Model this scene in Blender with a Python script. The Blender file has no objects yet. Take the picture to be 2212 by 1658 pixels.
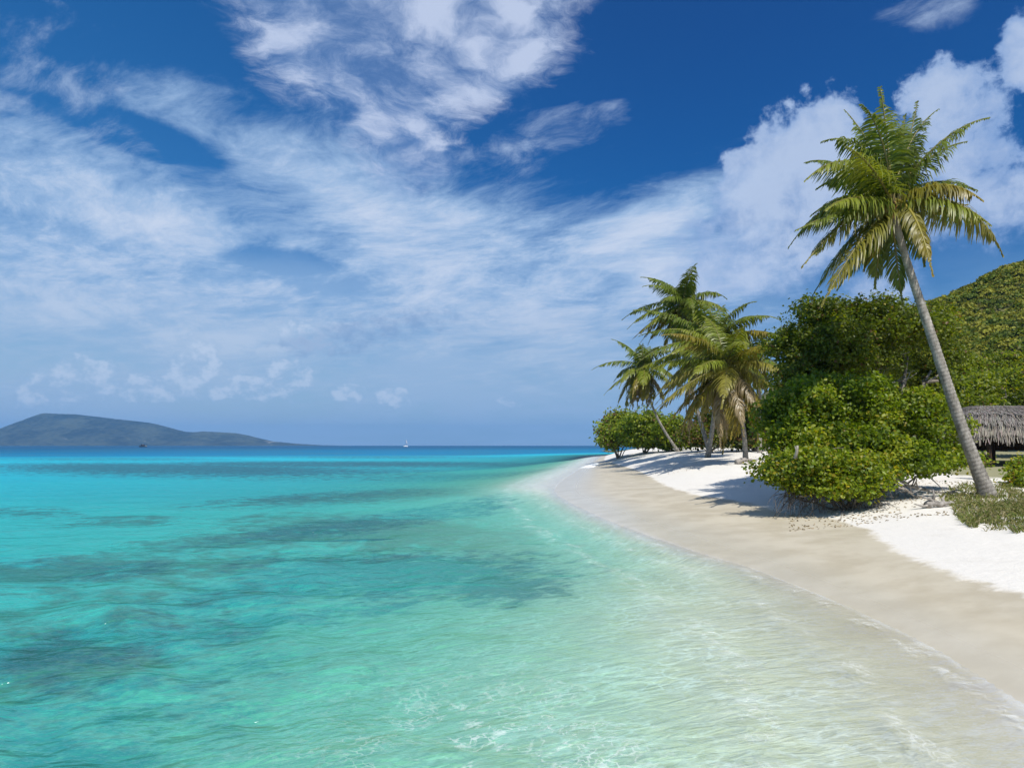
import bpy, math, random
import numpy as np
from mathutils import Vector, Matrix

rng = np.random.default_rng(7)
random.seed(7)
SC = bpy.context.scene
COL = SC.collection
PI = math.pi

# ------------------------------------------------------------------ camera
F, CX, CY = 1500.0, 1105.5, 829.0          # focal length and centre in a 2211 x 1658 frame
CAM_Z = 2.7
PITCH = math.atan(132.5 / F)
cam_d = bpy.data.cameras.new("camera")
cam_d.sensor_width = 36.0
cam_d.lens = 36.0 * F / 2211.0
cam_d.clip_start = 0.1
cam_d.clip_end = 40000
cam = bpy.data.objects.new("camera", cam_d)
COL.objects.link(cam)
cam.location = (0, 0, CAM_Z)
cam.rotation_euler = (PI / 2 + PITCH, 0, 0)
SC.camera = cam


def ray(px, py):
    xc, yc = (px - CX) / F, (CY - py) / F
    return np.array([xc, math.cos(PITCH) - yc * math.sin(PITCH), math.sin(PITCH) + yc * math.cos(PITCH)])


def P(px, py, Y):
    r = ray(px, py)
    return r * (Y / r[1]) + np.array([0, 0, CAM_Z])


def G(px, py, z=0.0):
    r = ray(px, py)
    return r * ((z - CAM_Z) / r[2]) + np.array([0, 0, CAM_Z])


# ------------------------------------------------------------------ light
SUN_AZ, SUN_EL = math.radians(166), math.radians(53)     # azimuth measured from +Y towards +X
sd = Vector((math.sin(SUN_AZ) * math.cos(SUN_EL), math.cos(SUN_AZ) * math.cos(SUN_EL), math.sin(SUN_EL)))
sun_l = bpy.data.lights.new("sun", "SUN")
sun_l.energy = 4.9
sun_l.angle = math.radians(0.53)
sun_l.color = (1.0, 0.955, 0.88)
sun = bpy.data.objects.new("sun", sun_l)
COL.objects.link(sun)
sun.rotation_euler = sd.to_track_quat('Z', 'Y').to_euler()

SC.view_settings.view_transform = 'Standard'
SC.view_settings.look = 'None'
SC.view_settings.gamma = 1.0
SC.view_settings.use_curve_mapping = False
SC.view_settings.exposure = 0.12
SC.cycles.max_bounces = 8
SC.cycles.transparent_max_bounces = 16
SC.cycles.volume_bounces = 0
SC.cycles.sample_clamp_indirect = 6.0
SC.cycles.sample_clamp_direct = 4.0
SC.cycles.use_denoising = True
SC.cycles.caustics_reflective = False
SC.cycles.caustics_refractive = False


# ------------------------------------------------------------------ node helper: expressions on sockets
class NT:
    def __init__(self, tree):
        self.t = tree
        self.n = tree.nodes
        self.l = tree.links

    def new(self, typ, **kw):
        nd = self.n.new(typ)
        for k, v in kw.items():
            setattr(nd, k, v)
        return nd

    def put(self, sock, v):
        if isinstance(v, S):
            self.l.new(v.s, sock)
        elif isinstance(v, bpy.types.NodeSocket):
            self.l.new(v, sock)
        elif v is not None:
            if hasattr(sock, "default_value"):
                try:
                    sock.default_value = v
                except Exception:
                    sock.default_value = (*v, 1.0) if len(v) == 3 else v

    def math(self, op, a, b=None, c=None, clamp=False):
        nd = self.new("ShaderNodeMath", operation=op)
        nd.use_clamp = clamp
        self.put(nd.inputs[0], a)
        if b is not None:
            self.put(nd.inputs[1], b)
        if c is not None:
            self.put(nd.inputs[2], c)
        return S(self, nd.outputs[0])

    def smooth(self, x, lo, hi, a=0.0, b=1.0):
        nd = self.new("ShaderNodeMapRange", interpolation_type='SMOOTHSTEP')
        self.put(nd.inputs[0], x)
        nd.inputs[1].default_value = lo
        nd.inputs[2].default_value = hi
        nd.inputs[3].default_value = a
        nd.inputs[4].default_value = b
        return S(self, nd.outputs[0])

    def vec(self, x, y, z):
        nd = self.new("ShaderNodeCombineXYZ")
        for i, v in enumerate((x, y, z)):
            self.put(nd.inputs[i], v)
        return S(self, nd.outputs[0])

    def sep(self, v):
        nd = self.new("ShaderNodeSeparateXYZ")
        self.put(nd.inputs[0], v)
        return [S(self, o) for o in nd.outputs]

    def noise(self, v, scale=1.0, detail=6.0, rough=0.55, dist=0.0, color=False):
        nd = self.new("ShaderNodeTexNoise")
        self.put(nd.inputs["Vector"], v)
        nd.inputs["Scale"].default_value = scale
        nd.inputs["Detail"].default_value = detail
        nd.inputs["Roughness"].default_value = rough
        nd.inputs["Distortion"].default_value = dist
        return S(self, nd.outputs["Color" if color else 0])

    def voronoi(self, v, scale=1.0, smooth=None, feature='F1'):
        nd = self.new("ShaderNodeTexVoronoi", feature=feature)
        self.put(nd.inputs["Vector"], v)
        nd.inputs["Scale"].default_value = scale
        if smooth is not None:
            nd.inputs["Smoothness"].default_value = smooth
        return S(self, nd.outputs["Distance"])

    def mix(self, f, a, b, blend='MIX'):
        nd = self.new("ShaderNodeMix", data_type='RGBA', blend_type=blend)
        self.put(nd.inputs[0], f)
        self.put(nd.inputs[6], a)
        self.put(nd.inputs[7], b)
        return S(self, nd.outputs[2])

    def attr(self, name, what="Fac"):
        nd = self.new("ShaderNodeAttribute", attribute_name=name)
        return S(self, nd.outputs[what])

    def mixsh(self, f, a, b):
        nd = self.new("ShaderNodeMixShader")
        self.put(nd.inputs[0], f)
        self.put(nd.inputs[1], a)
        self.put(nd.inputs[2], b)
        return nd.outputs[0]


class S:
    def __init__(self, nt, s):
        self.nt, self.s = nt, s

    def __add__(self, o): return self.nt.math('ADD', self, o)
    __radd__ = __add__
    def __sub__(self, o): return self.nt.math('SUBTRACT', self, o)
    def __rsub__(self, o): return self.nt.math('SUBTRACT', o, self)
    def __mul__(self, o): return self.nt.math('MULTIPLY', self, o)
    __rmul__ = __mul__
    def __truediv__(self, o): return self.nt.math('DIVIDE', self, o)
    def __rtruediv__(self, o): return self.nt.math('DIVIDE', o, self)


def srgb(r, g, b):
    f = lambda c: (c / 255) / 12.92 if c / 255 <= 0.04045 else ((c / 255 + 0.055) / 1.055) ** 2.4
    return (f(r), f(g), f(b))


# ------------------------------------------------------------------ world: Nishita sky + clouds laid out by direction
W = bpy.data.worlds.new("World")
SC.world = W
W.use_nodes = True
W.node_tree.nodes.clear()
n = NT(W.node_tree)
SKY_K = 0.1
sky = n.new("ShaderNodeTexSky", sky_type='NISHITA', sun_disc=False, sun_elevation=SUN_EL, sun_rotation=SUN_AZ,
            altitude=0.0, air_density=1.0, dust_density=0.6, ozone_density=3.0)
tc = n.new("ShaderNodeTexCoord")
dx, dy, dz = n.sep(tc.outputs["Generated"])
az = n.math('ARCTAN2', dx, dy) * (180 / PI)
el = n.math('ARCSINE', dz) * (180 / PI)
zz = n.math('MAXIMUM', dz, 0.0) + 0.10
u, v = dx / zz, dy / zz


def azel(px, py):
    r = ray(px, py)
    r = r / np.linalg.norm(r)
    return math.degrees(math.atan2(r[0], r[1])), math.degrees(math.asin(r[2]))


def ell(cx, cy, rx, ry, rot=0.0):
    """1 at the centre of an elliptic patch of sky, 0 on its rim, negative outside"""
    a0, e0 = azel(cx, cy)
    c, s = math.cos(math.radians(rot)), math.sin(math.radians(rot))
    a1, e1 = azel(cx + rx * c, cy + rx * s)
    a2, e2 = azel(cx - ry * s, cy + ry * c)
    M = np.linalg.inv(np.array([[a1 - a0, a2 - a0], [e1 - e0, e2 - e0]]))
    A, E = az - a0, el - e0
    p = A * float(M[0, 0]) + E * float(M[0, 1])
    q = A * float(M[1, 0]) + E * float(M[1, 1])
    return 1.0 - n.math('SQRT', p * p + q * q)


def union(items, k=0.35):
    out = None
    for it in items:
        e = n.math('MAXIMUM', ell(*it), -1.5)
        out = e if out is None else n.math('SMOOTH_MAX', out, e, k)
    return out


# clear sky: Nishita with the deep, saturated blue of the photograph
hs = n.new("ShaderNodeHueSaturation")
hs.inputs["Hue"].default_value = 0.5
hs.inputs["Saturation"].default_value = 1.42
hs.inputs["Value"].default_value = 1.0
n.put(hs.inputs["Color"], sky.outputs[0])
grad_t = n.smooth(el, 0.0, 34.0)
clear = n.mix(1.0, hs.outputs[0], n.mix(grad_t, (0.62, 0.74, 0.80), (0.42, 0.70, 0.86)), 'MULTIPLY')
side = n.smooth(az, -45.0, 20.0)
clear = n.mix(1.0, clear, n.mix(side, (1.6, 1.28, 1.18), n.mix(n.smooth(el, 6.0, 26.0), (0.42, 0.74, 0.92), (0.0, 0.74, 0.91))), 'MULTIPLY')
hz = n.smooth(el, -2.0, 14.0, 1.0, 0.0)
K = 1.0 / SKY_K
sc_ = lambda c, k=1.0: tuple(x * K * k for x in srgb(*c))
clear = n.mix(hz * 0.85, clear, sc_((142, 172, 205)))
col = clear

uv1 = n.vec(u, v, 0.0)
# streaked high sheet over the left and the middle of the view
warp = n.noise(uv1, 1.1, 3, 0.5, 0, True)
wx, wy, wz = n.sep(warp)
us, vs = u + (wx - 0.5) * 0.6, v + (wy - 0.5) * 0.6
sheet_n = n.noise(n.vec(us + vs * 0.35, vs * 0.7 - us * 0.2, 3.7), 1.7, 10, 0.62, 0.0)
streak_n = n.noise(n.vec(us * 0.9 + vs * 0.9, vs * 0.35 - us * 0.30, 1.2), 3.0, 9, 0.62, 0.0)
fine_n = n.noise(n.vec(us + vs * 0.5, vs, 9.1), 7.5, 9, 0.70, 0.0)
sheet_m = union([(760, 430, 300, 95, 20), (930, 560, 420, 140, 16), (250, 460, 340, 100, 16), (100, 560, 280, 110, 8),
                 (1130, 690, 460, 180, 6), (520, 740, 700, 170, 0), (150, 690, 420, 150, 0), (1380, 500, 260, 60, -24),
                 (1470, 610, 280, 100, -10)], 0.5)
holes = union([(600, 560, 150, 34, 5), (330, 300, 200, 50, 15)], 0.3)
sheet_x = sheet_m * 0.8 + (sheet_n - 0.5) * 1.9 + (streak_n - 0.5) * 1.1 + (fine_n - 0.5) * 1.1 - n.math('MAXIMUM', holes, 0.0) * 1.1
sheet_a = n.smooth(sheet_x, -0.48, 0.48)
soft_n = n.noise(n.vec(az * 0.05, el * 0.13, 2.2), 1.8, 7, 0.56, 0.3)
milky = n.smooth(el, 8.0, 20.0, 0.92, 0.0) * n.smooth(az, 6.0, 30.0, 1.0, 0.30) * n.smooth(soft_n + (sheet_n - 0.5) * 0.5, 0.22, 0.62, 0.35, 1.0)
sheet_a = n.math('SMOOTH_MAX', sheet_a * n.smooth(el, 3.0, 13.0, 0.5, 0.95), milky, 0.15)
sheet_c = n.mix(n.smooth(sheet_x + (fine_n - 0.5) * 0.8, 0.1, 1.1), sc_((152, 182, 218)), sc_((201, 213, 233)))
sheet_c = n.mix(n.smooth(el, 4.0, 14.0, 0.75, 0.0), sheet_c, sc_((158, 184, 213)))
col = n.mix(sheet_a, col, sheet_c)

# mottled puffs, a fan at the top of the view
wv = n.noise(uv1, 2.6, 4, 0.55, 0, True)
w2x, w2y, _w = n.sep(wv)
up_, vp_ = u + (w2x - 0.5) * 0.30, v + (w2y - 0.5) * 0.30
puff_v = n.voronoi(n.vec(up_, vp_ * 0.75, 0.0), 9.5, 0.8, 'SMOOTH_F1')
puff_n = n.noise(n.vec(up_, vp_, 2.0), 6.0, 10, 0.68, 0.0)
puff_b = n.noise(n.vec(up_, vp_, 6.0), 2.2, 5, 0.5, 0.0)
puff_m = union([(640, -60, 300, 150, 25), (880, -10, 350, 190, 0), (760, 140, 250, 125, 20), (860, 250, 150, 130, 55),
                (890, 340, 95, 90, 0), (1020, 120, 210, 130, -25)], 0.3)
puff_t = n.smooth((puff_n - 0.5) * 2.2 - (puff_v - 0.42) * 1.2 + (puff_b - 0.5) * 0.5, -0.55, 0.40)
puff_e = n.smooth(puff_m * 1.7 + (puff_n - 0.5) * 2.0 + (puff_b - 0.5) * 0.7, -0.25, 0.65)
puff_a = puff_e * (0.26 + puff_t * 0.66)
col = n.mix(puff_a, col, n.mix(puff_t, sc_((132, 163, 208)), sc_((190, 203, 229))))

# wisps at the upper left and thin streaks in the blue
wis_n = n.noise(n.vec(us * 0.8 + vs * 0.8, vs * 0.45 - us * 0.35, 7.0), 4.2, 10, 0.66, 0.0)
wis_m = union([(30, 140, 170, 80, 8), (200, 190, 120, 90, 35), (50, 255, 150, 60, 28), (260, 310, 190, 60, 28), (90, 50, 180, 90, 0),
               (1250, 275, 200, 70, -14), (1090, 355, 190, 70, -15), (1990, 0, 210, 90, -10)], 0.3)
wis_a = n.smooth(n.math('MINIMUM', wis_m * 1.3, 0.6) + (wis_n - 0.5) * 3.4, 0.42, 1.5) * 0.8
col = n.mix(wis_a, col, sc_((178, 198, 227)))

# heaped cumulus bank on the right: crisp heads, lower side dissolving
ae = n.vec(az * 0.1, el * 0.1, 0.3)
cw = n.noise(ae, 2.4, 5, 0.6, 0, True)
cwx, cwy, _c = n.sep(cw)
ae2 = n.vec(az * 0.1 + (cwx - 0.5) * 0.20, el * 0.11 + (cwy - 0.5) * 0.20, 1.0)
cum_n = n.noise(ae2, 4.6, 11, 0.6, 0.0)
cum_l = n.noise(ae2, 1.6, 3, 0.5, 0.0)
cum_m = union([(1770, 345, 180, 150, -20), (1690, 430, 170, 150, -30), (2070, 245, 150, 130, 0), (2130, 400, 240, 140, 0),
               (1900, 400, 260, 160, 0), (1600, 500, 190, 100, -35), (1640, 570, 260, 80, -15), (2225, 120, 90, 120, 0), (1900, 640, 110, 90, 0),
               (2450, 300, 330, 200, 0)], 0.3)
cum_x = n.math('MINIMUM', cum_m * 1.7, 0.75) + (cum_n - 0.5) * 2.3 + (cum_l - 0.5) * 1.1
head = n.smooth(el + az * 0.12, 15.0, 25.0)
cum_a = n.mix(head, n.smooth(cum_x, -0.15, 1.05), n.smooth(cum_x, 0.06, 0.50))
cum_a = n.sep(cum_a)[0] * 0.92
cum_s = n.smooth((cum_n - 0.5) * 1.6 + n.math('MINIMUM', cum_m, 0.5) * 0.9 + (cum_l - 0.5) * 1.4, -0.15, 0.75)
col = n.mix(cum_a, col, n.mix(cum_s, sc_((122, 156, 206)), sc_((180, 197, 225))))

# small cumulus above the horizon
low_n = n.noise(n.vec(az * 0.1 + (cwx - 0.5) * 0.1, el * 0.13, 5.0), 7.0, 9, 0.62, 0.0)
low_m = union([(425, 790, 70, 95, 0), (490, 835, 190, 40, 5), (620, 810, 70, 55, 0), (150, 825, 150, 65, -15), (850, 858, 55, 34, 0),
               (755, 848, 60, 30, 0), (330, 840, 130, 45, 0), (660, 730, 100, 40, 20), (1110, 865, 50, 20, 0)], 0.25)
low_x = n.math('MINIMUM', low_m * 1.5, 0.6) + (low_n - 0.5) * 2.6
low_a = n.smooth(low_x, 0.15, 0.75) * 0.62
low_s = n.smooth(low_x, 0.25, 0.95)
col = n.mix(low_a, col, n.mix(low_s, sc_((144, 176, 210)), sc_((196, 211, 232))))
grey_m = union([(840, 705, 180, 44, -8), (700, 745, 130, 36, 0)], 0.3)
col = n.mix(n.smooth(n.math('MINIMUM', grey_m * 1.2, 0.5) + (low_n - 0.5) * 2.4, 0.1, 0.9) * 0.5, col, sc_((112, 146, 192)))
# outside the view the broken cloud goes on
out_n = n.noise(n.vec(us, vs, 12.0), 1.3, 8, 0.58, 0.2)
out_a = n.smooth(out_n, 0.45, 0.68) * n.math('MAXIMUM', n.smooth(n.math('ABSOLUTE', az), 42.0, 60.0), n.smooth(el, 38.0, 50.0)) * 0.8
col = n.mix(out_a, col, sc_((182, 200, 228)))

bg = n.new("ShaderNodeBackground")
n.put(bg.inputs["Color"], col)
bg.inputs["Strength"].default_value = SKY_K
wo = n.new("ShaderNodeOutputWorld")
n.l.new(bg.outputs[0], wo.inputs["Surface"])
W.cycles.sampling_method = 'MANUAL'
W.cycles.sample_map_resolution = 512


# ------------------------------------------------------------------ mesh helpers
def mesh_np(name, V, quads=None, tris=None, col=None, attrs=None, smooth=True):
    me = bpy.data.meshes.new(name)
    V = np.asarray(V, dtype=np.float32)
    Q = np.zeros((0, 4), int) if quads is None or len(quads) == 0 else np.asarray(quads, int)
    T = np.zeros((0, 3), int) if tris is None or len(tris) == 0 else np.asarray(tris, int)
    me.vertices.add(len(V))
    me.vertices.foreach_set("co", V.ravel())
    nl = Q.size + T.size
    me.loops.add(nl)
    me.loops.foreach_set("vertex_index", np.concatenate([Q.ravel(), T.ravel()]).astype(np.int32))
    nf = len(Q) + len(T)
    me.polygons.add(nf)
    st = np.concatenate([np.arange(len(Q)) * 4, Q.size + np.arange(len(T)) * 3]).astype(np.int32)
    me.polygons.foreach_set("loop_start", st)
    me.update(calc_edges=True)
    me.validate()
    if smooth:
        me.polygons.foreach_set("use_smooth", np.ones(len(me.polygons), dtype=bool))
    if col is not None:
        a = me.color_attributes.new("Col", 'FLOAT_COLOR', 'POINT')
        c = np.ones((len(V), 4), dtype=np.float32)
        c[:, :3] = col
        a.data.foreach_set("color", c.ravel())
    for k, val in (attrs or {}).items():
        a = me.attributes.new(k, 'FLOAT', 'POINT')
        a.data.foreach_set("value", np.asarray(val, dtype=np.float32))
    me.update()
    return me


class MB:
    """collects pieces of geometry for ONE mesh"""
    def __init__(self):
        self.V, self.Q, self.T, self.C, self.n = [], [], [], [], 0

    def add(self, V, Q=None, T=None, col=(0.5, 0.5, 0.5)):
        V = np.asarray(V, float).reshape(-1, 3)
        self.V.append(V)
        c = np.asarray(col, float)
        self.C.append(np.broadcast_to(c, (len(V), 3)) if c.ndim == 1 else c)
        if Q is not None and len(Q):
            self.Q.append(np.asarray(Q, int) + self.n)
        if T is not None and len(T):
            self.T.append(np.asarray(T, int) + self.n)
        self.n += len(V)

    def tube(self, pts, rad, k=10, col=(0.5, 0.5, 0.5), cap=True):
        pts = np.asarray(pts, float)
        m = len(pts)
        rad = np.broadcast_to(np.asarray(rad, float), (m,))
        t = np.gradient(pts, axis=0)
        t /= np.linalg.norm(t, axis=1)[:, None] + 1e-9
        ref = np.array([0.0, 0, 1]) if abs(t[0, 2]) < 0.9 else np.array([1.0, 0, 0])
        a = np.cross(t, ref)
        a /= np.linalg.norm(a, axis=1)[:, None] + 1e-9
        b = np.cross(t, a)
        th = np.arange(k) * 2 * PI / k
        V = pts[:, None, :] + rad[:, None, None] * (np.cos(th)[None, :, None] * a[:, None, :] + np.sin(th)[None, :, None] * b[:, None, :])
        i = np.arange(m - 1)[:, None] * k
        j = np.arange(k)[None, :]
        j2 = (j + 1) % k
        Q = np.stack([i + j, i + j2, i + k + j2, i + k + j], -1).reshape(-1, 4)
        V = V.reshape(-1, 3)
        T = []
        if cap:
            V = np.vstack([V, pts[0], pts[-1]])
            c0, c1 = m * k, m * k + 1
            for q in range(k):
                T.append((c0, (q + 1) % k, q))
                T.append((c1, (m - 1) * k + q, (m - 1) * k + (q + 1) % k))
        c = np.asarray(col, float)
        if c.ndim == 2:
            c = np.repeat(c, k, axis=0)
            if cap:
                c = np.vstack([c, c[:1], c[-1:]])
        self.add(V, Q, T, c)

    def box(self, lo, hi, col=(0.5, 0.5, 0.5), bev=0.0):
        x0, y0, z0 = lo
        x1, y1, z1 = hi
        V = [(x0, y0, z0), (x1, y0, z0), (x1, y1, z0), (x0, y1, z0), (x0, y0, z1), (x1, y0, z1), (x1, y1, z1), (x0, y1, z1)]
        Q = [(0, 3, 2, 1), (4, 5, 6, 7), (0, 1, 5, 4), (1, 2, 6, 5), (2, 3, 7, 6), (3, 0, 4, 7)]
        self.add(V, Q, None, col)

    def mesh(self, name, smooth=True):
        return mesh_np(name, np.vstack(self.V), np.vstack(self.Q) if self.Q else None, np.vstack(self.T) if self.T else None,
                       np.vstack(self.C), None, smooth)


def link(name, me, mat=None, parent=None, loc=None, **props):
    o = bpy.data.objects.new(name, me)
    COL.objects.link(o)
    if mat is not None:
        me.materials.append(mat) if not me.materials else None
    if loc is not None:
        o.location = loc
    if parent is not None:
        o.parent = parent
    for k, val in props.items():
        o[k] = val
    return o


def thing(name, loc, label, cat, group=None):
    o = bpy.data.objects.new(name, None)
    COL.objects.link(o)
    o.location = loc
    o.empty_display_size = 0.3
    o["label"] = label
    o["category"] = cat
    if group:
        o["group"] = group
    return o


def part(name, mb, mat, root, smooth=True, **props):
    """links the collected geometry (in world coordinates) as a part of its thing"""
    off = np.array(root.location)
    if root.parent:
        off = off + np.array(root.parent.location)
    mb.V = [vv - off for vv in mb.V]
    return link(name, mb.mesh(name, smooth), mat, root, None, **props)


# numpy value noise
_perm = rng.integers(0, 1 << 30, 65536)


def vnoise(x, y, seed=0):
    xi, yi = np.floor(x).astype(np.int64), np.floor(y).astype(np.int64)
    fx, fy = x - xi, y - yi
    fx, fy = fx * fx * (3 - 2 * fx), fy * fy * (3 - 2 * fy)

    def h(a, b):
        return (_perm[(a * 374761 + b * 668265 + seed * 9176) & 65535] & 0xFFFFF) / float(0xFFFFF)
    return (h(xi, yi) * (1 - fx) + h(xi + 1, yi) * fx) * (1 - fy) + (h(xi, yi + 1) * (1 - fx) + h(xi + 1, yi + 1) * fx) * fy


def fbm(x, y, oct=4, seed=0):
    s, a, t = 0, 1.0, 0
    for i in range(oct):
        s = s + a * vnoise(x * 2 ** i, y * 2 ** i, seed + i)
        t += a
        a *= 0.5
    return s / t


def sstep(x, a, b):
    t = np.clip((x - a) / (b - a), 0, 1)
    return t * t * (3 - 2 * t)


# ------------------------------------------------------------------ coast line and ground height
shore = [(-3000, -3000), (60, -260), (12, -60), (5.6, -16), (4.9, -4), (4.9, 2), (5.1, 5.2)]
for p in [(2211, 1520), (2100, 1442), (1950, 1362), (1800, 1294), (1640, 1232), (1540, 1203), (1440, 1172), (1300, 1121), (1235, 1087), (1190, 1063)]:
    q = G(*p)
    shore.append((q[0], q[1]))
for p in [(1210, 1040), (1240, 1020), (1266, 1005), (1283, 993)]:
    q = G(*p)
    shore.append((q[0], q[1]))
shore += [(24, 190), (60, 250), (150, 300), (400, 380), (1200, 420), (4000, 200), (9900, 0)]
shore = np.array(shore, float)
land_poly = np.vstack([shore, [(9900, -9900), (-3000, -9900)]])
wet_px = [(2330, 1330, .45), (2211, 1282, .45), (2050, 1230, .45), (1950, 1193, .45), (1872, 1140, .45), (1790, 1116, .45), (1690, 1106, .45), (1670, 1100, .45), (1628, 1088, .45), (1576, 1078, .45),
          (1524, 1072, .45), (1472, 1061, .45), (1440, 1049, .45), (1417, 1036, .45), (1394, 1023, .45), (1368, 1012, .45), (1330, 1002, .42), (1300, 995, .35)]
wet = np.array([(9.0, -30), (8.8, 0), (8.6, 6)] + [tuple(G(*p)[:2]) for p in wet_px] + [(26, 188), (65, 246), (400, 370), (4000, 190)], float)


def seg_dist(x, y, line):
    best = np.full(x.shape, 1e12)
    for (ax, ay), (bx, by) in zip(line[:-1], line[1:]):
        ex, ey = bx - ax, by - ay
        t = np.clip(((x - ax) * ex + (y - ay) * ey) / (ex * ex + ey * ey), 0, 1)
        best = np.minimum(best, (x - ax - t * ex) ** 2 + (y - ay - t * ey) ** 2)
    return np.sqrt(best)


def inside(x, y, poly):
    r = np.zeros(x.shape, bool)
    for (ax, ay), (bx, by) in zip(poly, np.roll(poly, -1, axis=0)):
        if ay == by:
            continue
        c = ((ay > y) != (by > y)) & (x < (bx - ax) * (y - ay) / (by - ay) + ax)
        r ^= c
    return r


def smooth_line(line, it=3):
    for _ in range(it):
        a, b = line[:-1], line[1:]
        m = np.empty((2 * len(a), 2))
        m[0::2] = a * .75 + b * .25
        m[1::2] = a * .25 + b * .75
        line = np.vstack([line[:1], m, line[-1:]])
    return line


shore_s = smooth_line(shore, 2)
land_s = np.vstack([shore_s, [(9900, -9900), (-3000, -9900)]])
wet_s = smooth_line(wet, 2)
wet_poly = np.vstack([wet_s, [(9900, -9900), (9.0, -9900)]])


def shore_d(x, y):
    d = seg_dist(x, y, shore_s)
    return np.where(inside(x, y, land_s), d, -d)


def wet_d(x, y):
    w_ = seg_dist(x, y, wet_s)
    return np.where(inside(x, y, wet_poly), w_, -w_)          # positive on the dry side


def ground(x, y, d=None, dw=None):
    x, y = np.asarray(x, float), np.asarray(y, float)
    if d is None:
        d = shore_d(x, y)
    if dw is None:
        dw = wet_d(x, y)
    wig = (fbm(x * .45, y * .45, 3, 3) - .5) * 0.5 * sstep(np.abs(d), 0.0, 3.0) + (fbm(x * .25 + 9, y * .25, 2, 5) - .5) * 0.2
    ds = np.minimum(d + wig, 0)
    deep_x = [-9000, -2500, -900, -300, -120, -60, -30]
    deep_z = [-30, -24, -14, -8, -4.4, -2.9, -2.2]
    sea_n = np.interp(ds, deep_x + [-18, -10, -7, -5, -3, -1.2, 0], deep_z + [-1.85, -1.3, -.92, -.60, -.27, -.09, 0])
    sea_f = np.interp(ds, deep_x + [-18, -10, -5, -2.5, -1.0, -.4, 0], deep_z + [-1.8, -1.45, -1.10, -.85, -.52, -.24, 0])
    ks = sstep(y, 10, 22) * (1 - sstep(y, 36, 48))
    sea = sea_n * (1 - ks) + sea_f * ks
    sea = sea - 7.0 * sstep(y, 120, 250) * sstep(-ds, 8, 45)          # the shelf drops off
    t = np.clip(d / np.maximum(d + np.maximum(-dw, 0), 1e-6), 0, 1)
    wash = .45 * t
    do = np.maximum(dw, 0)
    near = np.interp(do, [0, 1.5, 4, 9, 60, 400], [0, .20, .42, .62, 1.1, 3])
    far = np.interp(do, [0, 2, 5, 9, 14, 40, 400], [0, .62, 1.30, 1.66, 1.78, 1.95, 3])
    k = sstep(y, 30, 70)
    z = np.where(d > 0, wash + near * (1 - k) + far * k, sea)
    return z + (fbm(x * .9, y * .9, 4, 11) - .5) * .12 * sstep(dw, .2, 3) + (fbm(x * .35, y * .35, 3, 12) - .5) * .10 * sstep(dw, 1, 5)


def gz(x, y):
    return float(ground(np.array([x]), np.array([y]))[0])


# a sheet of polar cells round the viewpoint, finer near it
def polar(rmin, rmax, ratio, half, step, coarse):
    nr = int(math.log(rmax / rmin) / math.log(ratio)) + 1
    r = rmin * ratio ** np.arange(nr + 1)
    a = np.concatenate([np.arange(-180, -half, coarse), np.arange(-half, half, step), np.arange(half, 180, coarse)])
    return r, np.radians(a)


def sheet(r, a):
    R, A = np.meshgrid(r, a, indexing='ij')
    X, Y = (R * np.sin(A)).ravel(), (R * np.cos(A)).ravel()
    nr, na = len(r), len(a)
    i = np.arange(nr - 1)[:, None] * na
    j = np.arange(na)[None, :]
    j2 = (j + 1) % na
    Q = np.stack([i + j, i + na + j, i + na + j2, i + j2], -1).reshape(-1, 4)
    return X, Y, Q, R.ravel()


# ------------------------------------------------------------------ materials
def new_mat(name):
    m = bpy.data.materials.new(name)
    m.use_nodes = True
    m.node_tree.nodes.clear()
    k = NT(m.node_tree)
    out = k.new("ShaderNodeOutputMaterial")
    return m, k, out


def principled(k, **kw):
    b = k.new("ShaderNodeBsdfPrincipled")
    for key, val in kw.items():
        k.put(b.inputs[key.replace("_", " ")], val)
    return b


def bump(k, h, strength=0.3, dist=0.05, normal=None):
    b = k.new("ShaderNodeBump")
    b.inputs["Strength"].default_value = strength
    b.inputs["Distance"].default_value = dist
    k.put(b.inputs["Height"], h)
    if normal is not None:
        k.put(b.inputs["Normal"], normal)
    return b.outputs[0]


def pos(k):
    g = k.new("ShaderNodeNewGeometry")
    return S(k, g.outputs["Position"])


# --- sand, wet sand, sea floor with sea grass
M_sand, k, out = new_mat("sand")
p = pos(k)
wetd = k.attr("wet")             # metres seaward of the wash line
lawn = k.attr("lawn")
reef = k.attr("reef")
n1 = k.noise(p, 1.3, 5, .6)
n2 = k.noise(p, 14, 4, .6)
n3 = k.noise(p, 90, 2, .6)
wfac = k.smooth(wetd + (n1 - .5) * .9 + (k.noise(p, 5.0, 3, .6) - .5) * .25, -0.12, 0.20)
film = wfac * k.smooth(k.sep(p)[2], .26, .06)
dry = k.mix(n2, (0.66, 0.62, 0.55), (0.75, 0.715, 0.65))
dry = k.mix(k.smooth(n1, .52, .72) * .35, dry, (0.58, 0.545, 0.48))
wetc = k.mix(k.smooth(k.noise(p, .8, 4, .6), .35, .65), (0.47, 0.408, 0.295), (0.57, 0.507, 0.385))
c = k.mix(wfac, dry, wetc)
c = k.mix(film * .35, c, (0.60, 0.565, 0.475))
under = k.smooth(k.sep(p)[2], 0.02, -0.25)
px_, py_, pz_ = k.sep(p)
rip = k.noise(k.vec(px_ * 1.0, py_ * 3.0, 0.0), 1.6, 5, .6, 1.2)
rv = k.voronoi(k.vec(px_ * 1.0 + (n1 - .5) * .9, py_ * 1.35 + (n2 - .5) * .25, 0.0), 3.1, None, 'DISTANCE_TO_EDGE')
caustic_net = k.smooth(rv, 0.0, .16, 1.0, 0.0) * k.smooth(k.noise(p, 1.1, 4, .6), .40, .60)  # caustic light of the shallows, painted as a pale network on the sea floor
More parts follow.
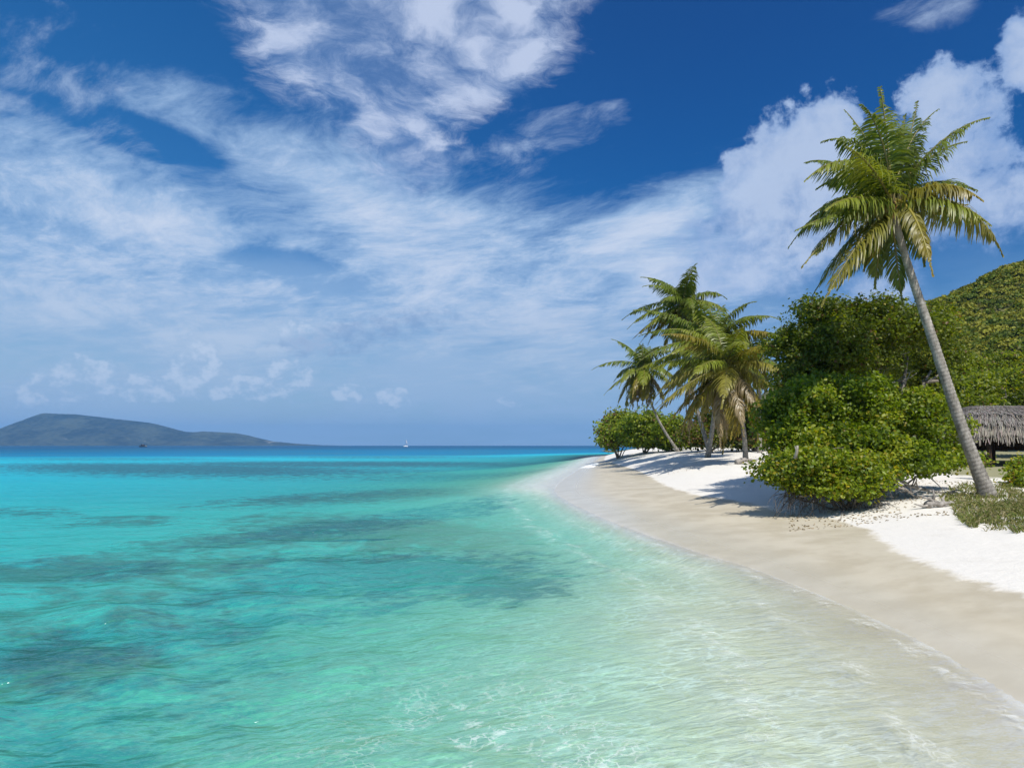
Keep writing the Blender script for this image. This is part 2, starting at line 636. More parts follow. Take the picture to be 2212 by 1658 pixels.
seabed = k.mix(k.smooth(rip, .35, .65), (0.62, 0.58, 0.44), (0.76, 0.71, 0.555))
seabed = k.mix(caustic_net * .8, seabed, (0.90, 0.87, 0.78))
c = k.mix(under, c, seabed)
rn = k.noise(k.vec(px_, py_, 4.0), .55, 7, .68, .4)
rn2 = k.noise(k.vec(px_ * .8, py_ * 1.2, 8.0), 2.6, 6, .7, .3)
rn3 = k.noise(k.vec(px_ + py_ * .2, py_, 5.0), 1.15, 5, .65, .2)
rmask = k.smooth(reef * .80 + (rn - .5) * 1.0 + (rn3 - .5) * 2.0 + (rn2 - .5) * 1.7, .07, .85)
grassc = k.mix(k.noise(p, 6, 4, .6), (0.035, 0.055, 0.04), (0.14, 0.15, 0.10))
c = k.mix(rmask * k.smooth(reef, .02, .30) * under * .85, c, grassc)
lawnm = k.smooth(lawn + (n1 - .5) * .9 + (n2 - .5) * .4, .35, .65)
lawnc = k.mix(n2, (0.16, 0.17, 0.07), (0.30, 0.27, 0.14))
c = k.mix(lawnm * .9, c, lawnc)
foot = k.noise(p, 4.5, 3, .6)
h = k.noise(p, 25, 4, .65) * .25 + n3 * .12 + foot * .8
hm = h * (1.0 - wfac * .9) + under * rip * 1.6
nor = bump(k, hm, .55, .05)
rough = k.math('SUBTRACT', 0.9, wfac * 0.42 + film * 0.22)
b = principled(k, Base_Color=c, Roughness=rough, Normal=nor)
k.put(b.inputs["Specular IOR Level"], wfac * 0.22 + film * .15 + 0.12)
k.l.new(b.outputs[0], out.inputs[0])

# --- sea water: colour from the depth below each point
M_water, k, out = new_mat("sea_water")
p = pos(k)
x_, y_, z_ = k.sep(p)
dep = k.attr("depth")
foam_a = k.attr("foam")
lap = k.attr("lap")
dp = k.math('MAXIMUM', dep, 0.0)
L = dp * 1.25
Tr = k.math('EXPONENT', L * -0.43)
Tg = k.math('EXPONENT', L * -0.10)
Tb = k.math('EXPONENT', L * -0.25)
cc = k.new("ShaderNodeCombineColor")
for i, t in enumerate((Tr, Tg, Tb)):
    k.put(cc.inputs[i], t)
rp = k.vec(x_ * .72 + y_ * .26, y_ * 1.10 - x_ * .40, 0.0)
hn1 = k.noise(rp, 0.8, 2, .5, .3)
hn2 = k.noise(rp, 2.6, 2, .5, .3)
hn3 = k.noise(rp, 8.0, 2, .5, .2)
fade = k.smooth(dp, 0.0, 0.5, .35, 1.0)
hh = (hn1 * 1.1 + hn2 * .50 + hn3 * .14) * fade
nor = bump(k, hh, 1.0, .34)
body = k.mix(k.smooth(dp, 0.8, 3.2), (0.050, 0.52, 0.49), (0.020, 0.54, 0.68))
body = k.mix(k.smooth(dp, 3.0, 8.0), body, (0.001, 0.19, 0.36))
body = k.mix(k.smooth(dp, 8.0, 20.0), body, (0.002, 0.065, 0.165))
wr = k.attr("reef")
wn1 = k.noise(k.vec(x_, y_, 4.0), .55, 7, .68, .4)
wn2 = k.noise(k.vec(x_ * .8, y_ * 1.2, 8.0), 2.6, 6, .7, .3)
wn3 = k.noise(k.vec(x_ + y_ * .2, y_, 5.0), 1.15, 5, .65, .2)
wreef = k.smooth(wr * .80 + (wn1 - .5) * 1.0 + (wn3 - .5) * 2.0 + (wn2 - .5) * 1.7, .07, .85)
body = k.mix(wreef * k.smooth(wr, .02, .30) * k.smooth(dp, 0.4, 1.2) * .86, body, (0.035, 0.150, 0.190))
sfac = 1.0 - k.math('EXPONENT', k.math('MAXIMUM', dp - 0.35, 0.0) * -0.55)
trn = k.new("ShaderNodeBsdfTransparent")
k.l.new(cc.outputs[0], trn.inputs[0])
dif = k.new("ShaderNodeBsdfDiffuse")
k.put(dif.inputs[0], body)
k.l.new(nor, dif.inputs["Normal"])
mix1 = k.mixsh(sfac, trn.outputs[0], dif.outputs[0])
gl = k.new("ShaderNodeBsdfGlossy")
gl.inputs["Roughness"].default_value = 0.13
gl.inputs["Color"].default_value = (.85, .92, 1, 1)
k.l.new(nor, gl.inputs["Normal"])
fr = k.new("ShaderNodeFresnel")
fr.inputs["IOR"].default_value = 1.27
k.l.new(nor, fr.inputs["Normal"])
ff = k.math('MINIMUM', S(k, fr.outputs[0]) * .60, .20)
mix2 = k.mixsh(ff, mix1, gl.outputs[0])
# foam: thin laced streaks where the swell breaks and along the lapping edge; the flecks paint caustic light
fn = k.noise(k.vec(x_ * 1.0, y_ * 1.0, 2.0), 2.2, 6, .65, 1.0)
fv = k.voronoi(k.vec(x_ + (hn2 - .5) * .5, y_ + (hn1 - .5) * .6, 0.0), 6.5, None, 'DISTANCE_TO_EDGE')
lace = k.smooth(fv, 0.0, 0.10, 1.0, 0.0)
fo = foam_a * k.smooth(fn + foam_a * .25, .40, .62)
fo = k.math('MAXIMUM', fo, lap * k.smooth(fn, .44, .62) * (.30 + lace * .70) * .45)
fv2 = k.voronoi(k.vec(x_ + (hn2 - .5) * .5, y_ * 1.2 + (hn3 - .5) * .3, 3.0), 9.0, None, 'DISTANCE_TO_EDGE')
fo = k.math('MAXIMUM', fo, k.attr('caustic_fleck') * k.smooth(fv2, 0.0, .13, 1.0, 0.0) * k.smooth(fn, .42, .62) * .46)  # white flecks coloured in for caustic sparkle over the near shallows
fo = k.math('MAXIMUM', fo, k.smooth(dp, 0.001, 0.018, .30, 0.0) * k.smooth(fn, .36, .60, .25, 1.0))
fo = k.math('MINIMUM', fo, .92)
fd = k.new("ShaderNodeBsdfDiffuse")
fd.inputs[0].default_value = (.84, .86, .84, 1)
mix3 = k.mixsh(fo, mix2, fd.outputs[0])
k.l.new(mix3, out.inputs[0])


def leaf_mat(name, rough=.42, trans=.35, spec=.5, boost=(1.5, 1.7, .6)):
    m, k, out = new_mat(name)
    a = k.new("ShaderNodeAttribute", attribute_name="Col")
    c = S(k, a.outputs["Color"])
    b = principled(k, Base_Color=c, Roughness=rough)
    b.inputs["Specular IOR Level"].default_value = spec
    t = k.new("ShaderNodeBsdfTranslucent")
    k.put(t.inputs[0], k.mix(1.0, c, boost, 'MULTIPLY'))
    k.l.new(k.mixsh(trans, b.outputs[0], t.outputs[0]), out.inputs[0])
    return m


M_palm = leaf_mat("palm_leaf", .40, .36, .5, (1.7, 1.5, .7))
M_leaf = leaf_mat("broad_leaf", .45, .46, .4, (1.9, 1.9, .5))
M_scrub = leaf_mat("scrub_leaf", .6, .30, .25, (1.5, 1.4, .5))
M_grass = leaf_mat("beach_grass_blade", .6, .3, .2, (1.3, 1.3, .7))


def bark_mat(name, c1, c2, scale=6, rings=0.0):
    m, k, out = new_mat(name)
    p = pos(k)
    x, y, z = k.sep(p)
    nz = k.noise(k.vec(x * 1.5, y * 1.5, z * .7), scale, 6, .65)
    fine = k.noise(k.vec(x, y, z * 3.0), scale * 5, 4, .6)
    c = k.mix(k.smooth(nz * .7 + fine * .3, .35, .65), c1, c2)
    if rings:
        c = k.mix(1.0, c, S(k, k.new('ShaderNodeAttribute', attribute_name='Col').outputs['Color']), 'MULTIPLY')
    b = principled(k, Base_Color=c, Roughness=.85, Normal=bump(k, nz * .5 + fine * .5, .6, .03))
    b.inputs["Specular IOR Level"].default_value = .2
    k.l.new(b.outputs[0], out.inputs[0])
    return m


M_trunk = bark_mat("palm_bark", (0.17, 0.15, 0.125), (0.40, 0.37, 0.325), 5, 1.0)
M_branch = bark_mat("branch_bark", (0.13, 0.105, 0.08), (0.30, 0.265, 0.22), 6)
M_drift = bark_mat("weathered_wood", (0.20, 0.18, 0.155), (0.42, 0.38, 0.34), 7)
M_post = bark_mat("dark_timber", (0.035, 0.022, 0.015), (0.085, 0.052, 0.035), 5)
M_twig = bark_mat("dry_twig", (0.07, 0.055, 0.042), (0.20, 0.165, 0.13), 9)

M_thatch, k, out = new_mat("thatch")
c = S(k, k.new("ShaderNodeAttribute", attribute_name="Col").outputs["Color"])
b = principled(k, Base_Color=c, Roughness=.9)
b.inputs["Specular IOR Level"].default_value = .1
k.l.new(b.outputs[0], out.inputs[0])


def flat_mat(name, c1, c2, rough=.6, scale=8):
    m, k, out = new_mat(name)
    nz = k.noise(pos(k), scale, 4, .6)
    b = principled(k, Base_Color=k.mix(nz, c1, c2), Roughness=rough)
    k.l.new(b.outputs[0], out.inputs[0])
    return m


M_hull = flat_mat("white_hull", (.74, .75, .76), (.82, .82, .82), .35, 1)
M_dark_hull = flat_mat("dark_hull", (.012, .018, .026), (.03, .035, .045), .4, 1)
M_mast = flat_mat("grey_mast", (.10, .11, .13), (.16, .17, .19), .4, 1)
M_coco = flat_mat("coconut_husk", (.24, .11, .025), (.30, .20, .05), .5, 9)

M_isl, k, out = new_mat("island_cover")
p = pos(k)
nz = k.noise(p, .004, 8, .65)
nf = k.noise(p, .03, 5, .6)
c = k.mix(k.smooth(nz * .6 + nf * .4, .38, .62), (0.005, 0.012, 0.009), (0.058, 0.070, 0.045))
c = k.mix(k.smooth(k.noise(p, .016, 3, .5), .66, .72) * k.smooth(k.sep(p)[2], 70.0, 10.0), c, (0.26, 0.24, 0.21))
b = principled(k, Base_Color=c, Roughness=.95)
k.l.new(b.outputs[0], out.inputs[0])

M_hill, k, out = new_mat("hill_ground")
p = pos(k)
nz = k.noise(p, .12, 6, .6)
c = k.mix(k.smooth(nz, .4, .65), (0.045, 0.06, 0.015), (0.13, 0.12, 0.04))
b = principled(k, Base_Color=c, Roughness=.95)
k.l.new(b.outputs[0], out.inputs[0])

# ------------------------------------------------------------------ the ground: beach and sea floor as one sheet
r, a = polar(1.2, 9400, 1.018, 46, .22, 4.0)
X, Y, Q, R = sheet(r, a)
D = shore_d(X, Y)
DW = wet_d(X, Y)
Z = ground(X, Y, D, DW)
wd = -DW

def reef_mask(X, Y, D):
    reef = np.zeros_like(X)
    for (cx, cy, rx, ry, rot, w_) in [
            (800, 1110, 260, 17, -4, 1.0), (1020, 1100, 90, 14, 0, .8), (830, 1212, 370, 46, 4, 1.15), (1070, 1262, 150, 46, 10, 1.1), (600, 1230, 260, 34, -6, .95), (820, 1285, 240, 30, -8, .7),
            (250, 1330, 330, 44, -4, 1.05), (520, 1312, 170, 26, -8, .95), (120, 1610, 200, 90, -10, 1.15), (160, 1500, 380, 150, -10, .5), (380, 1420, 300, 60, -8, .45), (30, 1480, 90, 30, -10, .7), (260, 1185, 130, 16, -3, .8),
            (60, 1160, 110, 16, 0, .7), (350, 1028, 500, 17, 1, 1.15), (700, 1016, 440, 9, 0, 1.05), (820, 996, 260, 5, 0, .7), (250, 1002, 300, 6, 0, .6), (1000, 990, 140, 3, 0, .5), (1250, 1310, 40, 8, 0, .5)]:
        c_ = G(cx, cy, -1)
        e1 = G(cx + rx, cy + rx * math.tan(math.radians(rot)), -1) - c_
        e2 = G(cx, cy - ry, -1) - G(cx, cy + ry, -1)
        M = np.linalg.inv(np.array([[e1[0], e2[0] / 2], [e1[1], e2[1] / 2]]))
        U = M[0, 0] * (X - c_[0]) + M[0, 1] * (Y - c_[1])
        Vv = M[1, 0] * (X - c_[0]) + M[1, 1] * (Y - c_[1])
        reef = np.maximum(reef, w_ * np.clip(1.45 - np.hypot(U, Vv), 0, 1))
    reef = np.maximum(reef, .45 * sstep(-D, 22, 60) * sstep(fbm(X * .03, Y * .05, 3, 40), .45, .6))
    return reef


reef = reef_mask(X, Y, D)
lawn_m = sstep(D, 17.5, 23) * sstep(X, 14, 20)
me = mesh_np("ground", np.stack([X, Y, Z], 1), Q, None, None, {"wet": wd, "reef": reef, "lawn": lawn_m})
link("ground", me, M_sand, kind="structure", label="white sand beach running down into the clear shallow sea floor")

# ------------------------------------------------------------------ the sea
r, a = polar(1.2, 9400, 1.0165, 46, .22, 4.0)
X, Y, Q, R = sheet(r, a)
D = shore_d(X, Y)
Zg = ground(X, Y, D)
depth = -Zg
Zw = np.zeros_like(X)
for i in range(46):
    lam = 0.45 * (9 ** rng.random())
    th = math.radians(rng.normal(198, 34))          # travel direction
    kx, ky = 2 * PI / lam * math.sin(th), 2 * PI / lam * math.cos(th)
    ph = rng.random() * 2 * PI
    amp = 0.0085 * lam ** 0.8 * rng.uniform(.5, 1.2)
    cut = 1 - sstep(R * .018 * 4.2, lam * .7, lam * 1.3)
    jit = fbm(X * .3 + i, Y * .3, 2, 60 + i) * 2.5
    Zw += amp * cut * (1 - .6 * sstep(R, 9, 40)) * np.sin(kx * X + ky * Y + ph + jit)
Zw *= sstep(depth, -0.03, 0.9) * .9 + .1 * sstep(depth, -.05, .1)
# low wavelets running up the beach and one small breaker off the point
e = -D + (fbm(X * .35, Y * .35, 3, 21) - .5) * .8
lap = np.zeros_like(X)
for off, amp, w_ in [(.35, .018, .16), (1.5, .035, .24), (3.0, .04, .35)]:
    g_ = np.exp(-((e - off) / w_) ** 2)
    Zw += amp * g_ * sstep(depth, 0, .05)
    lap = np.maximum(lap, np.exp(-((e - off + .1) / (w_ * .8)) ** 2) * (1.0 if off < 1 else .75))
lap = np.maximum(lap, np.exp(-(depth / .025) ** 2) * .9)
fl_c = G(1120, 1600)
caustic_fleck = np.exp(-((X - fl_c[0]) / 1.7) ** 2 - ((Y - fl_c[1]) / 1.6) ** 2) * sstep(fbm(X * .8, Y * .8, 3, 81), .34, .58)  # where the painted caustic sparkle lies on the near water
b0, b1 = G(1262, 1014)[:2], G(1312, 996)[:2]
tt = np.clip(((X - b0[0]) * (b1[0] - b0[0]) + (Y - b0[1]) * (b1[1] - b0[1])) / np.sum((b1 - b0) ** 2), 0, 1)
db = np.hypot(X - b0[0] - tt * (b1[0] - b0[0]), Y - b0[1] - tt * (b1[1] - b0[1]))
ridge = np.exp(-(db / .9) ** 2) * sstep(tt, 0, .12)
foam = np.clip(ridge * 1.4, 0, 1)
Zw += ridge * .28
foam = np.maximum(foam, .24 * np.exp(-((e - 1.0) / 1.3) ** 2) * sstep(Y, 30, 45) * (1 - sstep(Y, 150, 220)))
fmask = (D < 2.2)
Qk = Q[fmask[Q].any(axis=1)]
me = mesh_np("sea", np.stack([X, Y, Zw], 1), Qk, None, None, {"depth": depth, "foam": foam, "lap": lap, "caustic_fleck": caustic_fleck, "reef": reef_mask(X, Y, D)})
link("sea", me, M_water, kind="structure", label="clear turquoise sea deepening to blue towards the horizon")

# ------------------------------------------------------------------ far island
sky_pts = np.array([(-330, 962), (-240, 953), (-60, 944), (0, 938), (20, 930), (45, 918), (70, 901), (88, 892), (100, 890.5), (160, 893), (240, 902), (320, 911), (340, 915),
                    (365, 922), (400, 931), (425, 932), (440, 930.5), (510, 934), (535, 939), (560, 945), (590, 952), (640, 957), (700, 960.5), (740, 961.4)], float)
ID = 5200.0
ix = (sky_pts[:, 0] - CX) / F * ID
iz = CAM_Z + (961.5 - sky_pts[:, 1]) / F * ID
gx = np.linspace(ix[0], ix[-1], 420)
gy = np.linspace(-1, 1, 60)
GX, GY = np.meshgrid(gx, gy, indexing='ij')
H = np.interp(GX, ix, iz)
rough_ = fbm(GX * .0075 + 5, GY * 1.6 + 2, 5, 90)
prof = np.clip(1 - np.abs(GY) ** 1.25, 0, 1)
HZ = H * prof * (1 - .85 * (rough_ - .3) * np.clip(np.abs(GY) * 2.2, 0, 1)) + 3 * (fbm(GX * .03, GY * 14, 3, 77) - .5) * prof ** .3
WY = ID + GY * (260 + H * 2.2)
na = len(gy)
i = np.arange(len(gx) - 1)[:, None] * na
j = np.arange(na - 1)[None, :]
Qi = np.stack([i + j, i + na + j, i + na + j + 1, i + j + 1], -1).reshape(-1, 4)
me = mesh_np("island", np.stack([GX.ravel(), WY.ravel(), HZ.ravel() - 2.5], 1), Qi)
link("island", me, M_isl, kind="structure", label="long hilly island with a flat topped peak fading blue on the horizon")

# ------------------------------------------------------------------ hill behind the beach
hx = np.linspace(38, 420, 150)
hy = np.linspace(62, 300, 110)
HX, HY = np.meshgrid(hx, hy, indexing='ij')


def hill_z(x, y):
    base = np.interp(x, [38, 48, 60, 75, 90, 110, 160, 250, 330, 420], [-3, 2.5, 11, 21.6, 30.8, 39.6, 60, 78, 60, -3])
    py = np.interp(y, [62, 75, 100, 130, 150, 175, 220, 300], [-.05, .03, .36, .80, 1.0, 1.0, .7, -.05])
    return base * py + (fbm(x * .06, y * .06, 4, 33) - .5) * 5 * np.clip(py * 2, 0, 1) + .5


HZ = hill_z(HX, HY)
na = len(hy)
i = np.arange(len(hx) - 1)[:, None] * na
j = np.arange(na - 1)[None, :]
Qi = np.stack([i + j, i + na + j, i + na + j + 1, i + j + 1], -1).reshape(-1, 4)
me = mesh_np("hill", np.stack([HX.ravel(), HY.ravel(), HZ.ravel()], 1), Qi)
link("hill", me, M_hill, kind="structure", label="green scrub covered hillside rising to the right behind the beach")


# ------------------------------------------------------------------ leaves
def leaf_faces(C, Nn, Dd, ln, wd_, bend=.18):
    """one folded six-point leaf at each point C: normal Nn, pointing Dd, length ln, width wd_"""
    m = len(C)
    Dd = Dd - Nn * np.sum(Dd * Nn, 1)[:, None]
    Dd /= np.linalg.norm(Dd, axis=1)[:, None] + 1e-9
    Sd = np.cross(Nn, Dd)
    ln, wd_ = np.broadcast_to(ln, (m,))[:, None], np.broadcast_to(wd_, (m,))[:, None]
    b0 = C - Dd * ln * .5
    t0 = C + Dd * ln * .5 - Nn * ln * bend
    l1 = C - Dd * ln * .18 + Sd * wd_ * .5 + Nn * wd_ * .12
    l2 = C + Dd * ln * .25 + Sd * wd_ * .42 + Nn * wd_ * .06
    r1 = C - Dd * ln * .18 - Sd * wd_ * .5 + Nn * wd_ * .12
    r2 = C + Dd * ln * .25 - Sd * wd_ * .42 + Nn * wd_ * .06
    V = np.stack([b0, r1, r2, t0, l2, l1], 1).reshape(-1, 3)
    i = np.arange(m)[:, None] * 6
    Qd = np.concatenate([i + np.array([[0, 1, 2, 3]]), i + np.array([[0, 3, 4, 5]])])
    return V, Qd


def unit(v_):
    return v_ / (np.linalg.norm(v_, axis=-1, keepdims=True) + 1e-9)


GREENS = np.array([(.060, .095, .010), (.075, .112, .012), (.100, .140, .015), (.042, .070, .011), (.140, .160, .018)])


def crown(lobes, n_clump, per, leaf, palette=GREENS, weights=None, yellow=.03, up=.55, shell=(.62, 1.05), spread=2.4, brown=.0, seed=0, ground_cut=True, inner=.35, carve=()):
    """leaf clumps spread through the outer part of a set of lobes (centre, radii)"""
    rg = np.random.default_rng(seed)
    sub_c, sub_r, sub_w = [], [], []
    for l in lobes:                                     # every lobe carries smaller boughs on its surface
        c0, r0_ = np.array(l[0]), np.array(l[1])
        w0 = l[2] if len(l) > 2 else 1.0
        mr = float(np.mean(r0_))
        ns = int(np.clip(8 + 12 * w0, 10, 32))
        dd0 = unit(rg.normal(size=(ns, 3)))
        dn = dd0[:, 2] < -.35
        dd0[dn, 2] *= -1
        rs_ = mr * rg.uniform(.24, .52, ns)
        sub_c.append(c0 + dd0 * r0_ * rg.uniform(.72, 1.16, (ns, 1)))
        sub_r.append(rs_[:, None] * np.array([1.15, 1.15, .72]))
        sub_w.append(rs_ ** 2)
    sub_c, sub_r, sub_w = np.vstack(sub_c), np.vstack(sub_r), np.concatenate(sub_w)
    n_in = int(n_clump * inner)
    n_out = n_clump - n_in
    vol = np.array([(l[1][0] * l[1][2] + l[1][1] * l[1][2] + l[1][0] * l[1][1]) * (l[2] if len(l) > 2 else 1) for l in lobes])
    pk = rg.choice(len(lobes), n_in, p=vol / vol.sum())
    d_in = unit(rg.normal(size=(n_in, 3)))
    c_in = np.array([l[0] for l in lobes])[pk] + d_in * np.array([l[1] for l in lobes])[pk] * rg.uniform(.35, .80, (n_in, 1))
    ps = rg.choice(len(sub_c), n_out, p=sub_w / sub_w.sum())
    d_o = unit(rg.normal(size=(n_out, 3)) + np.array([0, 0, .25]))
    ext = rg.uniform(.55, 1.05, (n_out, 1))
    sprig = rg.random(n_out) < .07
    ext[sprig] *= rg.uniform(1.15, 1.6, (sprig.sum(), 1))
    c_o = sub_c[ps] + d_o * sub_r[ps] * ext
    c = np.vstack([c_in, c_o])
    d = np.vstack([d_in, d_o])
    n_clump = len(c)
    # leaves round every clump
    cc_ = np.repeat(c, per, axis=0)
    dd_ = np.repeat(d, per, axis=0)
    m = len(cc_)
    o = rg.normal(size=(m, 3)) * leaf * spread * np.array([.62, .62, .42])
    C = cc_ + o
    Nn = unit(rg.normal(size=(m, 3)) * .75 + np.array([0, 0, up]) + dd_ * .55)
    Dd = unit(o + rg.normal(size=(m, 3)) * leaf + np.array([0, 0, -.2 * leaf]))
    ln = leaf * rg.uniform(.65, 1.25, m)
    V, Qd = leaf_faces(C, Nn, Dd, ln, ln * rg.uniform(.62, .85, m))
    w_ = np.array(weights if weights is not None else [3, 3, 2, 3, .8], float)
    clump_pal = np.concatenate([rg.choice(len(palette), n_in, p=w_ / w_.sum()), rg.choice(len(palette), len(sub_c), p=w_ / w_.sum())[ps]])
    lp = np.where(rg.random(m) < .55, np.repeat(clump_pal, per), rg.choice(len(palette), m, p=w_ / w_.sum()))
    colr = palette[lp] * rg.uniform(.85, 1.2, (m, 1))
    ye = rg.random(m) < yellow
    colr[ye] = np.array([.30, .25, .02]) * rg.uniform(.6, 1.2, (ye.sum(), 1))
    br = rg.random(m) < brown
    colr[br] = np.array([.16, .09, .04]) * rg.uniform(.6, 1.3, (br.sum(), 1))
    mb = MB()
    if ground_cut:
        gzv = ground(C[:, 0], C[:, 1])
        keep = C[:, 2] > gzv + leaf * .3
    else:
        keep = C[:, 2] > -50
    for (cc0, rr0) in carve:                            # hollows in the crown
        keep &= np.sum(((C - np.array(cc0)) / np.array(rr0)) ** 2, 1) > rg.uniform(.55, 1.15, m)
    kq = np.concatenate([keep, keep])
    mb.add(V, Qd[kq], None, np.repeat(colr, 6, axis=0))
    return mb, c


def branches(root, targets, r0, seed=0, wob=.25, col=(.3, .3, .3), k=7, sag=.0):
    rg = np.random.default_rng(seed)
    mb = MB()
    for t in targets:
        root_ = np.array(root) + rg.normal(size=3) * np.array([.12, .12, 0])
        t = np.array(t)
        L_ = np.linalg.norm(t - root_)
        s = np.linspace(0, 1, 9)
        mid = root_ * .45 + t * .55 + rg.normal(size=3) * wob * L_ * .4 - np.array([0, 0, sag * L_])
        pts = ((1 - s) ** 2)[:, None] * root_ + (2 * s * (1 - s))[:, None] * mid + (s ** 2)[:, None] * t
        pts += rg.normal(size=pts.shape) * .018 * L_ * (s * (1 - s) * 4)[:, None]
        mb.tube(pts, r0 * (1 - s * .8) * rg.uniform(.7, 1.1), k, col)
        for _ in range(3):                         # twigs
            q = rg.integers(3, 8)
            e_ = pts[q] + rg.normal(size=3) * min(.2 * L_, .45)
            mm = (pts[q] + e_) / 2 + rg.normal(size=3) * .04 * L_
            mb.tube([pts[q], mm, e_], np.array([.42, .3, .1]) * r0, 5, col)
    return mb


def lobe(px, py, rx, ry, Dp, rd=None, w=1.0):
    c_ = P(px, py, Dp)
    q = Dp / F
    return (c_, (rx * q, (rd if rd is not None else min(rx, ry) * q * 1.1), ry * q), w)


def bush(name, label, cat, base, lobes, n_clump, per, leaf, group=None, r0=.09, nb=10, **kw):
    seed = kw.get("seed", 1)
    root = thing(name, (base[0], base[1], gz(base[0], base[1])), label, cat, group)
    mb, cl = crown(lobes, n_clump, per, leaf, **kw)
    part("foliage", mb, M_leaf, root, smooth=False)
    rg = np.random.default_rng(seed + 100)
    base_ = np.array([base[0], base[1], gz(base[0], base[1]) - .1])
    tg = cl[rg.choice(len(cl), nb)]
    part("branches" if False else "stem", branches(base_, tg, r0, seed + 3), M_branch, root)
    return root


# ------------------------------------------------------------------ the sea grape thicket beside the tall palm
BUSH_G = "sea grape shrubs at the top of the beach"
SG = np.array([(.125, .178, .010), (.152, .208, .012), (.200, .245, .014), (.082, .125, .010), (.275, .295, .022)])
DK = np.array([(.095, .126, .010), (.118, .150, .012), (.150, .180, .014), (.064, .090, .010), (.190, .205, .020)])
tree = [lobe(1830, 735, 130, 70, 31, 2.4), lobe(1905, 800, 40, 30, 32.5, 1.0, .5), lobe(1778, 775, 82, 68, 30.5, 2.0), lobe(1955, 725, 75, 46, 30.6, 1.8), lobe(1745, 840, 48, 52, 30.5, 1.4),
        lobe(1880, 703, 95, 34, 31.5, 1.6), lobe(1795, 800, 110, 55, 30.5, 1.6), lobe(2012, 810, 40, 90, 34.5, 1.2), lobe(1800, 700, 70, 40, 31, 1.4), lobe(1990, 720, 45, 55, 32, 1.2),
        lobe(1724, 795, 28, 34, 31, .8), lobe(1940, 850, 90, 60, 35.5, 1.2, .8)]
bx = P(1890, 1000, 31)
tr = thing("sea_grape_tree", (bx[0], bx[1], gz(bx[0], bx[1])), "large dark round headed tree behind the bright green thicket, with a shadowy hollow", "tree")
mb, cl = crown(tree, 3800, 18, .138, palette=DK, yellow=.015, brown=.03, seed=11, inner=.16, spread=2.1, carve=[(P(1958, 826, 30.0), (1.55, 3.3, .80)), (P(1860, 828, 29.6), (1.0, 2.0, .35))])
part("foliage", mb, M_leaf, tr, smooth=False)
rg_ = np.random.default_rng(5)
part("trunk", branches((bx[0], bx[1], gz(bx[0], bx[1]) - .2), [P(*q) for q in [(1850, 760, 31), (1750, 790, 30.5), (1960, 770, 31), (1745, 830, 30.5), (1900, 720, 31.5), (2010, 800, 31), (1830, 850, 30)]], .2, 21), M_branch, tr)
part("bare_branch", branches(P(1880, 850, 30.5), [P(*q) for q in [(1925, 770, 30.6), (1975, 800, 31.2), (1950, 850, 30.6), (1860, 810, 29.8), (1910, 800, 30.2), (1965, 760, 30.6)]], .055, 23, .35), M_drift, tr)

main = [lobe(1752, 905, 78, 58, 26, 1.5), lobe(1840, 905, 80, 70, 26, 1.5), lobe(1945, 925, 85, 62, 26.3, 1.5), lobe(2018, 960, 44, 64, 27, 1.0), lobe(1710, 965, 36, 46, 25.6, 1.0),
        lobe(1780, 965, 85, 48, 25, 1.3), lobe(1890, 985, 80, 48, 24.6, 1.3), lobe(1985, 1005, 66, 30, 25, 1.0), lobe(1770, 850, 44, 30, 27, .8), lobe(1868, 850, 50, 26, 27, .8),
        lobe(1985, 890, 48, 34, 27.5, .9), lobe(1690, 1005, 24, 24, 25.5, .5), lobe(2050, 1000, 26, 34, 26.6, .6)]
bm = P(1860, 1050, 26.0)
br_ = bush("sea_grape_bush", "big bright green thicket in front of the dark tree, left of the leaning palm", "shrub", bm[:2], main, 3200, 18, .136,
           BUSH_G, .07, 16, palette=SG, yellow=.04, seed=31, inner=.10, spread=2.0)
low = [lobe(1752, 1012, 84, 34, 23.0, 1.3), lobe(1706, 1030, 38, 22, 23, .8), lobe(1838, 1030, 60, 30, 22.8, 1.0), lobe(1790, 1046, 56, 20, 22.6, .8), lobe(1732, 1050, 30, 14, 22.8, .6),
       lobe(1888, 1010, 50, 26, 23.4, .8), lobe(1860, 1060, 26, 12, 22.5, .5)]
bl = P(1830, 1092, 23.0)
lb_ = bush("sea_grape_bush", "low yellow green bush leaning out over the sand at the foot of the thicket", "shrub", bl[:2], low, 1300, 15, .122,
           BUSH_G, .045, 14, palette=SG, yellow=.10, seed=41, weights=[2, 3, 3, 1.5, 2])
mbd = MB()
for k_ in range(2):
    q0, q1 = P(1716 + k_ * 5, 990, 22.0), P(1722 - k_ * 6, 962, 21.9)
    mbd.tube([q0, (q0 + q1) / 2 + [.02, 0, 0], q1], [.045, .05, .03] if k_ == 0 else [.02, .02, .01], 7)
part("dead_branch", mbd, M_drift, lb_)
# bare lower twigs of the low bush
rg_ = np.random.default_rng(61)
mbt = MB()
for q in range(170):
    if q < 60:
        px0 = rg_.uniform(1690, 1770)
        a0_ = P(px0, rg_.uniform(1045, 1065), 22.7)
        a1_ = a0_ + np.array([rg_.normal(-.25, .25), rg_.normal(-.1, .2), -rg_.uniform(.35, .95)])
    else:
        px0 = rg_.uniform(1760, 1900)
        a0_ = P(px0, rg_.uniform(1050, 1085), 22.7)
        a1_ = a0_ + np.array([rg_.normal(.05, .35), rg_.normal(-.1, .25), -rg_.uniform(.2, .7)])
    a1_[2] = max(a1_[2], gz(a1_[0], a1_[1]) + .01)
    mid_ = (a0_ + a1_) / 2 + rg_.normal(size=3) * .08
    mbt.tube([a0_, mid_, a1_], [.014, .010, .005], 4, cap=False)
part("dead_twigs", mbt, M_twig, lb_, kind="stuff")

